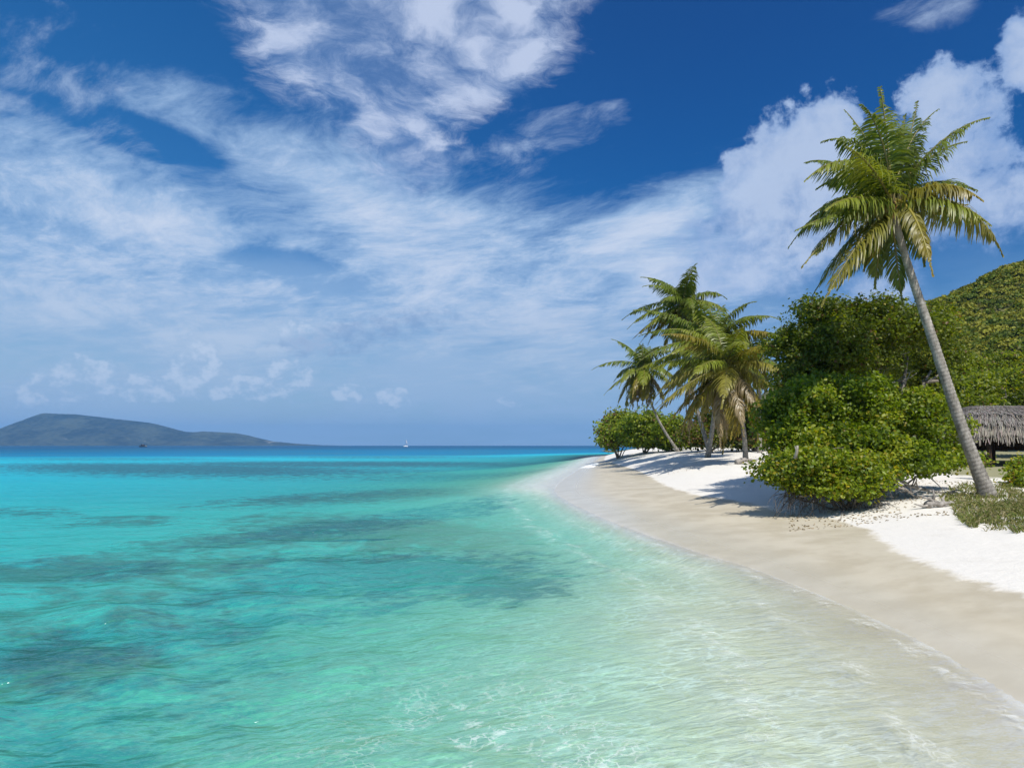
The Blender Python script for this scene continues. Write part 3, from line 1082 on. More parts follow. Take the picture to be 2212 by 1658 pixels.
# shrubs along the headland beneath the far palms
HEAD_G = "shrubs on the far point of the beach"
for (px, ln_list, lab, sd_, brn, ncl) in [
        (1335, [lobe(1322, 938, 24, 26, 97, 3.0), lobe(1345, 932, 26, 34, 98, 3.0), lobe(1312, 955, 18, 16, 96, 2)], "bushy green shrub at the tip of the far point, with reddish leaves among the green", 71, .14, 800),
        (1392, [lobe(1385, 930, 36, 36, 92, 3.2), lobe(1400, 948, 36, 22, 91, 2.6), lobe(1365, 945, 26, 26, 92, 2.6)], "rounded olive green shrub under the leftmost small palm", 72, .03, 900),
        (1445, [lobe(1440, 940, 32, 34, 88, 3.0), lobe(1462, 950, 26, 24, 87, 2.4)], "dark green shrub behind the thin leaning trunk on the far point", 73, .03, 700)]:
    q = P(px, 968, ln_list[0][0][1])
    bush("beach_shrub", lab, "shrub", q[:2], ln_list, ncl, 12, .36, HEAD_G, .1, 8, palette=DK * 1.6, yellow=.02, brown=brn, seed=sd_, spread=2.0)
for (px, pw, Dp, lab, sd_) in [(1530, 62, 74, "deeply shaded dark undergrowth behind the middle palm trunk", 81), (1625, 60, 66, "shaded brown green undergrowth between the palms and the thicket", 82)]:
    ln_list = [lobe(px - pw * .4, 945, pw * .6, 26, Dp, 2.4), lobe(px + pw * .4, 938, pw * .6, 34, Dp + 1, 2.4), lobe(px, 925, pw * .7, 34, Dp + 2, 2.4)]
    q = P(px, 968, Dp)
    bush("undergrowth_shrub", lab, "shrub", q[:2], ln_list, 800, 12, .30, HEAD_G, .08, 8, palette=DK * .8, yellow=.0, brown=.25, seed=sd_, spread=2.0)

# trees at the foot of the hill, behind the hut
BACK_G = "bushy trees at the foot of the hill"
YG = np.array([(.115, .150, .008), (.145, .180, .010), (.190, .215, .014), (.070, .100, .008), (.235, .235, .020)])
for (px, py, rx, ry, Dp, lab, sd_, pal) in [
        (2105, 858, 50, 40, 52, "bright green bushy tree between the leaning trunk and the thatched roof", 91, YG * 1.15),
        (2165, 838, 56, 38, 60, "yellow green spreading tree above the ridge of the thatched roof", 92, YG * 1.3),
        (2255, 832, 66, 50, 58, "dense green tree at the right edge above the thatch", 93, DK * 1.5),
        (2080, 800, 42, 34, 70, "small light green tree on the slope just right of the leaning trunk", 94, YG * 1.2),
        (2050, 865, 36, 48, 50, "dark green shrub tight behind the leaning trunk", 95, DK * 1.3),
        (2185, 790, 52, 26, 78, "low rounded olive tree higher up the slope", 96, YG * 1.15),
        (2250, 890, 70, 50, 50, "deep green bush hidden behind the thatched hut", 97, DK),
        (2130, 900, 36, 36, 48, "dark leafy bush touching the left end of the thatched roof", 98, DK * 1.2)]:
    q = P(px, 950, Dp)
    ln_list = [lobe(px - rx * .4, py, rx * .7, ry * .8, Dp), lobe(px + rx * .4, py + ry * .1, rx * .7, ry * .8, Dp + .6), lobe(px, py - ry * .35, rx * .7, ry * .6, Dp + .4), lobe(px, py + ry * .45, rx * .9, ry * .6, Dp - .6)]
    bush("bushy_tree", lab, "tree", q[:2], ln_list, 620, 12, .24, BACK_G, .1, 8, palette=pal, yellow=.03, brown=.02, seed=sd_, spread=2.1)

# scrub covering the hillside: uncountable, one mass
rg_ = np.random.default_rng(17)
m = 7600
sx = rg_.uniform(50, 150, m)
sy = 76 + 80 * rg_.random(m) ** .8
kp = np.abs(sx / sy - .70) < .19
sx, sy = sx[kp], sy[kp]
szz = hill_z(sx, sy)
rad = rg_.uniform(.6, 1.5, len(sx)) * (.7 + .5 * fbm(sx * .1, sy * .1, 2, 8))
per = 42
d = unit(rg_.normal(size=(len(sx) * per, 3)))
d[:, 2] = np.abs(d[:, 2]) * .9 - .1
cc_ = np.repeat(np.stack([sx, sy, szz + rad * .35], 1), per, axis=0)
rr = np.repeat(rad, per)
C = cc_ + d * (rr * rg_.uniform(.6, 1.05, len(rr)))[:, None] * np.array([1, 1, .85])
Nn = unit(d + rg_.normal(size=d.shape) * .6 + np.array([0, 0, .3]))
V, Qd = leaf_faces(C, Nn, rg_.normal(size=d.shape), rr * .42 * rg_.uniform(.6, 1.2, len(rr)), rr * .34, .12)
pal = np.array([(.120, .140, .010), (.165, .165, .014), (.085, .115, .010), (.190, .190, .022), (.075, .105, .010), (.175, .170, .035)])
zone = fbm(sx * .07, sy * .07, 3, 50)
ci = np.clip((zone * 6 + rg_.normal(size=len(sx)) * .7).astype(int), 0, 5)
colr = pal[np.repeat(ci, per)] * np.repeat(rg_.uniform(.8, 1.35, len(sx)), per)[:, None] * rg_.uniform(.95, 1.4, (len(rr), 1))
mb = MB()
mb.add(V, Qd, None, np.repeat(colr, 6, axis=0))
link("hillside_scrub", mb.mesh("hillside_scrub", False), M_scrub, kind="stuff", label="yellow green scrub covering the hillside behind the beach")


# ------------------------------------------------------------------ coconut palms
def frond_mesh(pts, n_side=62, ll=.85, up=None, droop=1.0, c_base=(.05, .075, .012), c_tip=(.10, .11, .015), rachis=(.30, .27, .07), wind=(-.12, 0, 0), rg=rng, lw=.05, rag=.0, fold=.35):
    mb = MB()
    pts = np.asarray(pts, float)
    seg = np.linalg.norm(np.diff(pts, axis=0), axis=1)
    cum = np.concatenate([[0], np.cumsum(seg)])
    Lt = cum[-1]
    s = np.linspace(0, 1, 16)
    pp = np.stack([np.interp(s * Lt, cum, pts[:, q]) for q in range(3)], 1)
    mb.tube(pp, .045 * (1 - s) ** .8 + .008, 5, np.array(rachis) * np.linspace(1, .7, 16)[:, None])
    tv = unit(np.gradient(pp, axis=0))
    tl = np.linspace(.10, .99, n_side)
    for sg in (-1, 1):
        tj = np.clip(tl + rg.normal(size=n_side) * .004, 0, 1)
        if rag > 0:
            tj = tj[rg.random(n_side) > rag]
        p0 = np.stack([np.interp(tj, s, pp[:, q]) for q in range(3)], 1)
        T = unit(np.stack([np.interp(tj, s, tv[:, q]) for q in range(3)], 1))
        upv = np.array([0, 0, 1.0]) if up is None else np.array(up, float)
        side = np.cross(T, upv)
        bad = np.linalg.norm(side, axis=1) < .25
        side[bad] = np.cross(T[bad], np.array([.3, 1, 0.]))
        side = unit(side)
        nrm = unit(np.cross(side, T))
        prof = np.clip(np.sin(np.clip(tj * 1.06 + .10, 0, 1) * PI) ** .55, .12, 1) * (1 - .35 * tj)
        ln = ll * prof * rg.uniform(.82, 1.15, len(tj))
        fw = (.28 + .62 * tj)[:, None]
        d0 = unit(sg * side + T * fw + nrm * fold + rg.normal(size=T.shape) * .13)
        NS = 4
        path = [p0]
        dirs = [d0]
        dcur = d0
        for q in range(1, NS):
            g_ = np.array([0, 0, -1.0]) * droop * (.38 + .20 * q) + np.array(wind) * q * .8
            dcur = unit(dcur + g_ * (rg.uniform(.6, 1.25, (len(tj), 1))))
            path.append(path[-1] + dcur * (ln / (NS - 1))[:, None])
            dirs.append(dcur)
        wprof = [.55, 1.0, .8, .12]
        rows = []
        for q in range(NS):
            wv_ = unit(T - dirs[q] * np.sum(T * dirs[q], 1)[:, None] + rg.normal(size=T.shape) * .15)
            wid = (lw * .5 * wprof[q])
            rows.append(path[q] - wv_ * wid)
            rows.append(path[q] + wv_ * wid)
        V = np.stack(rows, 1)                     # leaflets x 8 x 3
        m_ = len(tj)
        i_ = np.arange(m_)[:, None] * (2 * NS)
        Qd = np.concatenate([i_ + np.array([[2 * q, 2 * q + 1, 2 * q + 3, 2 * q + 2]]) for q in range(NS - 1)])
        base = np.array(c_base)[None] * (1 - tj[:, None]) + np.array(c_tip)[None] * tj[:, None]
        base = base * rg.uniform(.75, 1.3, (m_, 1))
        cc = np.repeat(base[:, None, :], 2 * NS, axis=1)
        tipc = np.array([.28, .22, .10])
        dryt = np.clip(rg.normal(.10, .22, (m_, 1, 1)), 0, .8) * np.array([0, 0, 0, 0, .3, .3, 1, 1])[None, :, None]
        cc = cc * (1 - dryt) + tipc * dryt
        mb.add(V.reshape(-1, 3), Qd, None, cc.reshape(-1, 3))
    return mb


def arc(base, az_, el0, L_, bend, n_=14, twist=0.0):
    """a frond's midrib: leaves the crown at elevation el0, bows down by bend over its length"""
    pts = [np.array(base, float)]
    for q in range(n_):
        t = (q + .5) / n_
        e_ = el0 - bend * t ** 1.15
        a_ = az_ + twist * t
        pts.append(pts[-1] + L_ / n_ * np.array([math.cos(e_) * math.sin(a_), math.cos(e_) * math.cos(a_), math.sin(e_)]))
    return np.array(pts)


def bez(p0, p1, p2, n_=14):
    s = np.linspace(0, 1, n_)[:, None]
    return (1 - s) ** 2 * p0 + 2 * s * (1 - s) * p1 + s ** 2 * p2


GRN = ((.095, .142, .013), (.145, .182, .017))
GRN2 = ((.140, .190, .015), (.215, .235, .020))
YEL = ((.135, .14, .015), (.25, .19, .02))
DRY = ((.19, .145, .075), (.30, .24, .14))
OLV = ((.15, .152, .024), (.25, .225, .040))


def trunk_part(root, pts, r_base, r_mid, r_top, rings=60):
    pts = np.asarray(pts, float)
    ss = np.concatenate([[0], np.cumsum(np.linalg.norm(np.diff(pts, axis=0), axis=1))])
    ss /= ss[-1]
    m_ = rings * 3
    s = np.linspace(0, 1, m_)
    # smooth interpolation through the control points
    co = [np.polyfit(ss, pts[:, q], min(5, len(pts) - 1)) for q in range(3)]
    pp = np.stack([np.polyval(c_, s) for c_ in co], 1)
    rr_ = r_mid + (r_base - r_mid) * np.exp(-s * 16) + (r_top - r_mid) * s
    rr_ = rr_ * (1 + .05 * np.sin(np.arange(m_) * 2 * PI / 3)) * (1 + .03 * (vnoise(s * 30, s * 0, 3) - .5))
    mb = MB()
    ringc = np.where(np.arange(m_) % 3 == 0, .70 + .35 * vnoise(np.arange(m_) * 1.7, s * 0 + .4, 21), 1.0) * (.72 + .56 * fbm(s * 26, s * 0 + 3.3, 3, 9))
    ringc = ringc * (1 - .35 * np.exp(-s * 9))
    mb.tube(pp, rr_, 16, ringc[:, None] * np.ones(3))
    part("trunk", mb, M_trunk, root)
    return pp


PALM_G = "coconut palms along the beach"


def coconuts(root, c_, n_, rg, rad=.12):
    for q in range(n_):
        a_ = rg.uniform(0, 2 * PI)
        ce = np.array(c_) + np.array([math.cos(a_) * .26, math.sin(a_) * .26 - .08, rg.uniform(-.50, -.18)])
        th = np.linspace(0, PI, 7)
        mb = MB()
        prof = np.sin(th) * rad * (1 + .12 * np.cos(th))
        mb.tube(np.stack([np.full(7, ce[0]), np.full(7, ce[1]), ce[2] + np.cos(th) * rad * 1.25], 1), np.maximum(prof, .004), 8)
        part("coconut", mb, M_coco, root)


def heart(root, c_, rg, r_=.3):
    mb = MB()
    for q in range(16):                              # woven fibre sheaths and cut leaf bases
        a_ = rg.uniform(0, 2 * PI)
        o = np.array([math.cos(a_), math.sin(a_), 0])
        mb.tube([c_ + o * .14 - [0, 0, .55], c_ + o * r_ * .8 - [0, 0, .1], c_ + o * r_ * 1.5 + [0, 0, .35]], [.09, .075, .03], 6,
                np.array([(.24, .17, .09), (.20, .15, .07), (.16, .14, .05)]))
    part("leaf_sheath", mb, M_thatch, root)


# --- the tall leaning palm on the right
rgp = np.random.default_rng(101)
PD = 23.6
tp = [P(2138, 1074, PD), P(2112, 1016, PD), P(2083, 940, PD), P(2045, 830, PD - .1), P(2010, 720, PD - .2), P(1972, 610, PD - .3), P(1945, 520, PD - .35), P(1928, 446, PD - .4)]
tp[0][2] = gz(tp[0][0], tp[0][1]) - .15
big = thing("coconut_palm", tuple(np.array([tp[0][0], tp[0][1], gz(tp[0][0], tp[0][1])])), "tall coconut palm with a bare grey trunk leaning left, nearest to the water", "palm tree", PALM_G)
trunk_part(big, tp, .33, .208, .105, 80)
hc = P(1928, 436, PD - .4)
heart(big, hc, rgp, .26)
coconuts(big, hc + np.array([-.35, -.1, -.05]), 7, rgp, .13)


def R1(x, y, Dp=0.0):
    """a point of the crown by its place in the enlarged view of it"""
    return P(.3126 * x + 1612.5, .3126 * y + 172.8, PD - .4 + Dp)


fr = [  # middle control, tip, depth offset of middle and tip, colours, leaflet length, droop
    ((985, 440), (925, 80), .2, .1, GRN, .95, .55), ((960, 330), (800, 195), -.5, -.9, GRN, .95, .6), ((830, 330), (545, 440), .3, .5, GRN, 1.0, .9),
    ((740, 380), (425, 705), -.7, -1.2, GRN2, 1.05, .9), ((600, 720), (325, 1140), .5, .9, GRN, 1.0, .95), ((760, 820), (405, 1280), -.6, -1.2, OLV, .95, 1.0),
    ((800, 1020), (535, 1540), -.9, -1.7, OLV, 1.0, .95), ((760, 980), (470, 1480), .7, 1.0, GRN, .95, 1.0), ((1010, 1100), (1075, 1530), .9, 1.2, GRN, .75, .9),
    ((1170, 830), (1275, 1340), -1.3, -2.0, YEL, .60, 1.2), ((1340, 620), (1600, 830), -.9, -1.5, YEL, .9, 1.1), ((1300, 620), (1570, 770), .9, 1.6, GRN, .9, 1.0),
    ((1560, 760), (1735, 1200), -.3, -.5, OLV, 1.05, 1.0), ((1330, 330), (1650, 280), -.3, -.3, GRN, .85, 1.0), ((1100, 360), (1310, 225), .5, .8, GRN, .8, .7),
    ((760, 690), (470, 930), .3, .6, GRN2, 1.0, 1.0), ((700, 860), (370, 1030), -.9, -1.5, GRN, .95, 1.0), ((900, 1000), (640, 1430), -.2, -.6, GRN, .95, 1.0),
    ((1180, 960), (1220, 1270), .6, .9, GRN, .8, 1.0), ((1370, 740), (1660, 1000), -1.0, -1.8, GRN2, .9, 1.0), ((1220, 480), (1500, 440), .9, 1.5, GRN, .85, .9),
    ((1140, 380), (1170, 170), .9, 1.2, GRN, .8, .6), ((920, 1060), (890, 1420), .8, 1.2, GRN, .8, .9),
    ((740, 560), (500, 760), 1.0, 1.6, GRN, .9, .9), ((1060, 480), (1090, 260), 1.3, 1.5, GRN, .8, .6), ((880, 430), (690, 230), 1.0, 1.6, GRN, .85, .8), ((640, 500), (430, 580), 1.3, 2.3, GRN, .9, .9),
    ((870, 560), (700, 470), -1.6, -2.6, GRN2, .9, .9), ((700, 760), (560, 900), -1.8, -3.0, GRN2, .9, 1.0), ((1250, 880), (1560, 980), .9, 2.0, GRN, .9, 1.0), ((900, 1000), (820, 1300), -.2, -.4, OLV, .85, 1.0)]
for (m1, t1, dm, dt, cs, ll_, dr_) in fr:
    gx_ = lambda q: (1010 + (q[0] - 1010) * 1.05, 830 + (q[1] - 830) * 1.04)
    pts = bez(hc + rgp.normal(size=3) * .05, R1(*gx_(m1), dm), R1(*gx_(t1), dt))
    mbf = frond_mesh(pts, 84, ll_ * 1.42, None, dr_, cs[0], cs[1], (.30, .26, .07) if cs is not YEL else (.42, .36, .06), (-.12, 0, 0), rgp, .060, .08)
    part("frond", mbf, M_palm, big)
# spear leaf and flower stalks
mbs = MB()
for q in range(5):
    a_ = rgp.uniform(0, 2 * PI)
    o = np.array([math.cos(a_), math.sin(a_) * .6, 0])
    mbs.tube([hc + o * .1, hc + o * .5 + [0, 0, .15], hc + o * .85 + [0, 0, -.15]], [.02, .015, .006], 5, (.34, .24, .08))
part("flower_stalk", mbs, M_thatch, big)


def palm(label, base_px, D_base, crown_px, D_crown, L_, n_f, seed, bow=0.0, skirt=6, rmid=.16, cols=(GRN, GRN2, OLV), wind=-.12, nleaf=56, lmin=-60, ll=1.0, az_bias=0.0, emax=82, lw=.07):
    rg = np.random.default_rng(seed)
    b_ = P(base_px[0], base_px[1], D_base)
    g0 = gz(b_[0], b_[1])
    b_[2] = g0 - .2
    c_ = P(crown_px[0], crown_px[1], D_crown)
    root = thing("coconut_palm", (b_[0], b_[1], g0), label, "palm tree", PALM_G)
    ts = np.linspace(0, 1, 6)
    pts = b_[None] * (1 - ts[:, None]) + c_[None] * ts[:, None]
    pts[:, 0] += bow * np.sin(ts * PI)
    pts[:, 2] += -abs(bow) * .15 * np.sin(ts * PI)
    trunk_part(root, pts, rmid * 1.7, rmid, rmid * .75, 40)
    heart(root, c_, rg, .28)
    coconuts(root, c_, 4, rg, .14)
    for q in range(n_f):
        t = q / (n_f - 1)
        e0 = math.radians(emax - (emax - lmin) * t ** .9 + rg.normal() * 6)
        az_ = q * 2.39996 + rg.normal() * .25 + az_bias
        bend = math.radians(rg.uniform(48, 85) if t < .6 else rg.uniform(22, 50))
        pts_ = arc(c_ + rg.normal(size=3) * .06, az_, e0, L_ * rg.uniform(.85, 1.1) * (1.0 if t > .12 else .8), bend, 14, rg.normal() * .15)
        pts_[:, 0] += wind * np.linspace(0, 1, len(pts_)) ** 2 * L_ * .9
        cs = cols[0] if t < .45 else (cols[1] if t < .75 else cols[2])
        if rg.random() < .12:
            cs = YEL
        part("frond", frond_mesh(pts_, nleaf, ll, None, .85, cs[0], cs[1], (.28, .25, .07), (wind, 0, 0), rg, lw, .04), M_palm, root)
    for q in range(skirt):
        az_ = q * 2.39996 + rg.normal() * .4
        e0 = math.radians(rg.uniform(-62, -20))
        pts_ = arc(c_ - np.array([0, 0, .3]), az_, e0, L_ * rg.uniform(.8, 1.0), math.radians(rg.uniform(40, 65)), 14)
        cs = DRY if rg.random() < .55 else (OLV if rg.random() < .6 else YEL)
        part("frond", frond_mesh(pts_, int(nleaf * .9), ll * .95, None, 1.3, cs[0], cs[1], (.34, .27, .14), (0, 0, 0), rg, lw, .12), M_palm, root,
             **({"label": "dry brown hanging frond"} if cs is DRY else {}))
    return root


palm("tall green coconut palm whose crown rises highest of the far cluster", (1535, 978), 68, (1472, 656), 66, 5.7, 28, 201, -.6, 7, .2, lmin=-55, ll=1.5, lw=.11, nleaf=64)
palm("full crowned coconut palm in the middle of the far cluster, with long arching fronds", (1527, 984), 60, (1545, 742), 57, 6.6, 38, 202, .3, 14, .19, ll=1.6, lw=.11, nleaf=66)
palm("shorter coconut palm hung with a thick skirt of dry brown and yellow fronds", (1610, 996), 52, (1566, 788), 50, 6.2, 30, 203, .4, 13, .17, (GRN2, OLV, YEL), ll=1.5, lw=.10, nleaf=64)
palm("small leftmost coconut palm with a thin trunk leaning out over the point", (1467, 974), 82, (1388, 792), 80, 5.4, 24, 204, -.8, 9, .15, ll=1.45, lw=.12)
palm("mostly hidden coconut palm showing a few fronds left of the round dark tree", (1640, 990), 62, (1632, 765), 62, 4.6, 15, 205, .2, 3, .16, (GRN, GRN, OLV), ll=1.3, lw=.10)

# ------------------------------------------------------------------ thatched beach hut
HD = 41.0
hx0 = P(2092, 900, HD)[0]
hx1 = hx0 + 9.0
hy0, hy1 = HD, HD + 5.4
gzh = gz(hx0 + 1.5, hy0 + .8)
ez, sz_, rz = 3.12, 3.95, 5.15
hut = thing("beach_hut", (hx0 + 4.5, HD + 2.7, gzh), "open sided beach hut with a shaggy grey thatched roof on dark timber posts", "hut")
rgh = np.random.default_rng(301)
# solid roof body under the thatch: skirt tier and hipped upper tier
mbr = MB()


def ring(x0, x1, y0, y1, z, rr_=.9, k_=6):
    pts = []
    for (cx_, cy_, a0) in [(x1 - rr_, y1 - rr_, 0), (x0 + rr_, y1 - rr_, 90), (x0 + rr_, y0 + rr_, 180), (x1 - rr_, y0 + rr_, 270)]:
        for q in range(k_ + 1):
            t = math.radians(a0 + 90 * q / k_)
            pts.append((cx_ + rr_ * math.cos(t), cy_ + rr_ * math.sin(t), z))
    return np.array(pts)


rings_ = [ring(hx0 - .05, hx1 + .05, hy0 - .05, hy1 + .05, ez), ring(hx0 - .02, hx1, hy0, hy1, ez + .35), ring(hx0 + .22, hx1 - .2, hy0 + .2, hy1 - .2, sz_),
          ring(hx0 + .12, hx1 - .1, hy0 + .1, hy1 - .1, sz_ + .03), ring(hx0 + .55, hx1 - .55, hy0 + .6, hy1 - .6, sz_ + .6, .8), ring(hx0 + 1.2, hx1 - 1.2, hy0 + 1.6, hy1 - 1.6, rz - .22, .7), ring(hx0 + 2.1, hx1 - 2.1, hy0 + 2.3, hy1 - 2.3, rz, .35)]
kk = len(rings_[0])
Vr = np.vstack(rings_ + [ring(hx0 + .3, hx1 - .3, hy0 + .3, hy1 - .3, ez + .12)])
Qr = []
for q in range(len(rings_) - 1):
    for j_ in range(kk):
        Qr.append((q * kk + j_, q * kk + (j_ + 1) % kk, (q + 1) * kk + (j_ + 1) % kk, (q + 1) * kk + j_))
lr = len(rings_)
for j_ in range(kk):
    Qr.append((lr * kk + j_, lr * kk + (j_ + 1) % kk, (j_ + 1) % kk, j_))
mbr.add(Vr, Qr, None, (.15, .125, .10))
ctr = np.vstack([Vr[(lr - 1) * kk:lr * kk], Vr[(lr - 1) * kk:lr * kk].mean(0)])
mbr.add(ctr, None, [(q, (q + 1) % kk, kk) for q in range(kk)], (.2, .18, .15))
roof = part("roof", mbr, M_thatch, hut)
# straw: thin bundles lying down the slope in overlapping courses
Vs, Qs, Cs, cnt = [], [], [], 0
for q in range(len(rings_) - 1):
    if q == 2:
        continue
    A_, B_ = rings_[q], rings_[q + 1]
    nper = {0: 900, 1: 2400, 3: 2600, 4: 2600, 5: 1400}[q]
    j_ = rgh.integers(0, kk, nper)
    seglen = np.linalg.norm(A_ - np.roll(A_, -1, axis=0), axis=1)
    j_ = rgh.choice(kk, nper, p=seglen / seglen.sum())
    t_, s_ = rgh.random(nper)[:, None], rgh.random(nper)[:, None]
    bot = A_[j_] * (1 - t_) + A_[(j_ + 1) % kk] * t_
    top = B_[j_] * (1 - t_) + B_[(j_ + 1) % kk] * t_
    dn = unit(bot - top)
    al = unit(A_[(j_ + 1) % kk] - A_[j_])
    nr_ = unit(np.cross(al, -dn))
    nr_ *= np.sign(np.sum(nr_ * (bot - np.array([(hx0 + hx1) / 2, (hy0 + hy1) / 2, ez])), 1))[:, None]
    p_ = bot * s_ + top * (1 - s_) + nr_ * rgh.uniform(.01, .06, (nper, 1))
    ln_ = rgh.uniform(.25, .55, (nper, 1))
    w__ = rgh.uniform(.012, .035, (nper, 1))
    jit_ = al * rgh.normal(0, .12, (nper, 1)) + nr_ * rgh.uniform(.0, .08, (nper, 1))
    e_ = p_ + (dn + jit_) * ln_
    Vs.append(np.stack([p_ - al * w__, p_ + al * w__, e_ + al * w__ * .6, e_ - al * w__ * .6], 1).reshape(-1, 3))
    Qs.append(np.arange(nper * 4).reshape(-1, 4) + cnt)
    cnt += nper * 4
    base = np.array([.205, .187, .17]) if q >= 3 else np.array([.265, .235, .20])
    Cs.append(np.repeat(base[None] * rgh.uniform(.6, 1.25, (nper, 1)) * (1 + rgh.normal(0, .04, (nper, 3))), 4, axis=0))
mbs = MB()
mbs.add(np.vstack(Vs), np.vstack(Qs), None, np.vstack(Cs))
off_ = np.array(hut.location)
mbs.V = [vv - off_ for vv in mbs.V]
th = link("thatch", mbs.mesh("thatch", False), M_thatch, roof, None, kind="stuff")
for (x_p, y_p) in [(hx0 + 1.45, hy0 + .55), (hx0 + 4.6, hy0 + .55), (hx0 + 7.6, hy0 + .55), (hx0 + 1.45, hy1 - .6), (hx0 + 4.6, hy1 - .6), (hx0 + 7.6, hy1 - .6)]:
    mbp = MB()
    g1 = gz(x_p, y_p)
    mbp.tube([(x_p, y_p, g1 - .25), (x_p + .01, y_p, g1 + .9), (x_p - .01, y_p, ez + .4)], [.135, .125, .12], 10)
    part("post", mbp, M_post, hut)
for (y_p) in (hy0 + .55, hy1 - .6):
    mbp = MB()
    mbp.box((hx0 + .6, y_p - .07, ez + .02), (hx1 - .6, y_p + .07, ez + .22))
    part("beam", mbp, M_post, hut, smooth=False)
for q in range(9):
    mbp = MB()
    xq = hx0 + .9 + q * .9
    mbp.tube([(xq, hy0 + .15, ez + .10), (xq, (hy0 + hy1) / 2, rz - .75)], [.045, .04], 6)
    part("rafter", mbp, M_post, hut)
for q in range(14):                                     # boarded wall at the back of the hut
    mbp = MB()
    xq = hx0 + 1.6 + q * .45
    mbp.box((xq, hy1 - .52, gzh + .95), (xq + .43, hy1 - .47 + (q % 3) * .006, ez + .15))
    part("board", mbp, M_post, hut, smooth=False)

# ------------------------------------------------------------------ small plants, dead wood and grass round the palm and the hut
RIGHT_G = "small shrubs beside the hut"
for (px, py, rx, ry, Dp, lab, sd_) in [
        (2204, 1012, 20, 18, 30, "light green shrub at the right edge, in front of the hut", 401),
        (2206, 1040, 26, 18, 27, "yellowish leafy shrub at the right edge below the hut", 402),
        (2112, 1000, 10, 16, 33, "small sprig of green leaves between the leaning trunk and the hut post", 403)]:
    q = P(px, 1040, Dp)
    ln_list = [lobe(px - rx * .3, py, rx * .7, ry * .8, Dp), lobe(px + rx * .4, py - ry * .3, rx * .6, ry * .7, Dp + .2), lobe(px, py + ry * .4, rx * .8, ry * .5, Dp - .1)]
    bush("small_shrub", lab, "shrub", q[:2], ln_list, 50 if rx < 20 else 110, 9, .13, RIGHT_G, .02, 7, palette=SG * 1.1, yellow=.1, brown=.05, seed=sd_)


def snag(pts_px, Dp, r0, name, label, cat, twigs=5, seed=0):
    rg = np.random.default_rng(seed)
    pts = []
    for (px, py, lift) in pts_px:
        q = P(px, py, Dp)
        pts.append(q)
    pts = np.array(pts)
    for i_, (px, py, lift) in enumerate(pts_px):
        pts[i_, 2] = max(gz(pts[i_, 0], pts[i_, 1]) + lift, 0)
    root = thing(name, tuple(pts[0]), label, cat)
    s = np.linspace(0, 1, 14)
    ss = np.linspace(0, 1, len(pts))
    pp = np.stack([np.interp(s, ss, pts[:, q]) for q in range(3)], 1) + rg.normal(size=(14, 3)) * .025
    mb = MB()
    mb.tube(pp, r0 * (1 - .7 * s), 8)
    part("limb", mb, M_drift, root)
    for q in range(twigs):
        a_ = pp[rg.integers(2, 13)]
        e_ = a_ + np.array([rg.normal(0, .45), rg.normal(0, .25), rg.uniform(-.1, .45)])
        e_[2] = max(e_[2], gz(e_[0], e_[1]) + .02)
        mbq = MB()
        mbq.tube([a_, (a_ + e_) / 2 + rg.normal(size=3) * .06, e_], np.array([.45, .32, .12]) * r0, 6)
        part("twig", mbq, M_drift, root)
    return root


snag([(1930, 1020, .75), (1965, 1035, .45), (2000, 1045, .25), (2045, 1056, .10), (2090, 1066, .05)], 24.5, .075, "dead_branch", "long weathered grey branch sloping down to the sand from the thicket towards the palm trunk", "branch", 9, 501)
snag([(1940, 1040, .5), (1962, 1055, .3), (1978, 1075, .05)], 23.5, .05, "dead_branch", "short forked grey branch resting on the sand under the thicket edge", "branch", 6, 502)
snag([(2000, 1075, .14), (2030, 1080, .12), (2062, 1084, .1)], 21.5, .12, "driftwood_log", "dark weathered log lying on the sand just left of the grass patch", "log", 5, 503)
snag([(1590, 1003, .12), (1606, 998, .3), (1626, 1004, .14)], 49, .24, "fallen_log", "short pale curved log lying at the foot of the skirted palm", "log", 3, 504)
q0 = P(1661, 990, 51)
mbp = MB()
mbp.tube([(q0[0], q0[1], gz(q0[0], q0[1]) - .2), (q0[0], q0[1], gz(q0[0], q0[1]) + 1.3), (q0[0] - .02, q0[1], gz(q0[0], q0[1]) + 2.4)], [.06, .055, .05], 8)
o_ = link("wooden_pole", mbp.mesh("wooden_pole"), M_drift, label="thin upright grey pole standing in the sand beside the skirted palm trunk", category="pole")

# grass patch at the foot of the tall palm
rgg = np.random.default_rng(601)
m = 14000
gxp = rgg.uniform(2035, 2300, m)
gyp = rgg.uniform(1060, 1150, m)
ctr_y = 1098 + (gxp - 2120) * .16
kp = np.abs(gyp - ctr_y) < (32 + 16 * (vnoise(gxp * .04, gyp * .1, 5) - .3)) * np.clip((gxp - 2035) / 45, .25, 1)
gxp, gyp = gxp[kp], gyp[kp]
gp = np.array([G(a_, b_, .78) for a_, b_ in zip(gxp, gyp)])
gp[:, 2] = ground(gp[:, 0], gp[:, 1])
dens = vnoise(gp[:, 0] * 1.3, gp[:, 1] * 1.3, 9)
kp = rgg.random(len(gp)) < .25 + dens * .8
gp, dens = gp[kp], dens[kp]
m = len(gp)
hgt = rgg.uniform(.10, .34, m) * (.5 + dens * .9)
lean = rgg.normal(size=(m, 3)) * .55
lean[:, 2] = 1
lean = unit(lean)
sdv = unit(np.cross(lean, rgg.normal(size=(m, 3))))
w_ = rgg.uniform(.008, .016, m)[:, None]
b0_, m0_, t0_ = gp - [0, 0, .02], gp + lean * hgt[:, None] * .55, gp + (lean + [0, 0, -.25]) * hgt[:, None] + unit(lean * [1, 1, 0]) * hgt[:, None] * .25
V = np.stack([b0_ - sdv * w_, b0_ + sdv * w_, m0_ + sdv * w_, m0_ - sdv * w_, t0_], 1).reshape(-1, 3)
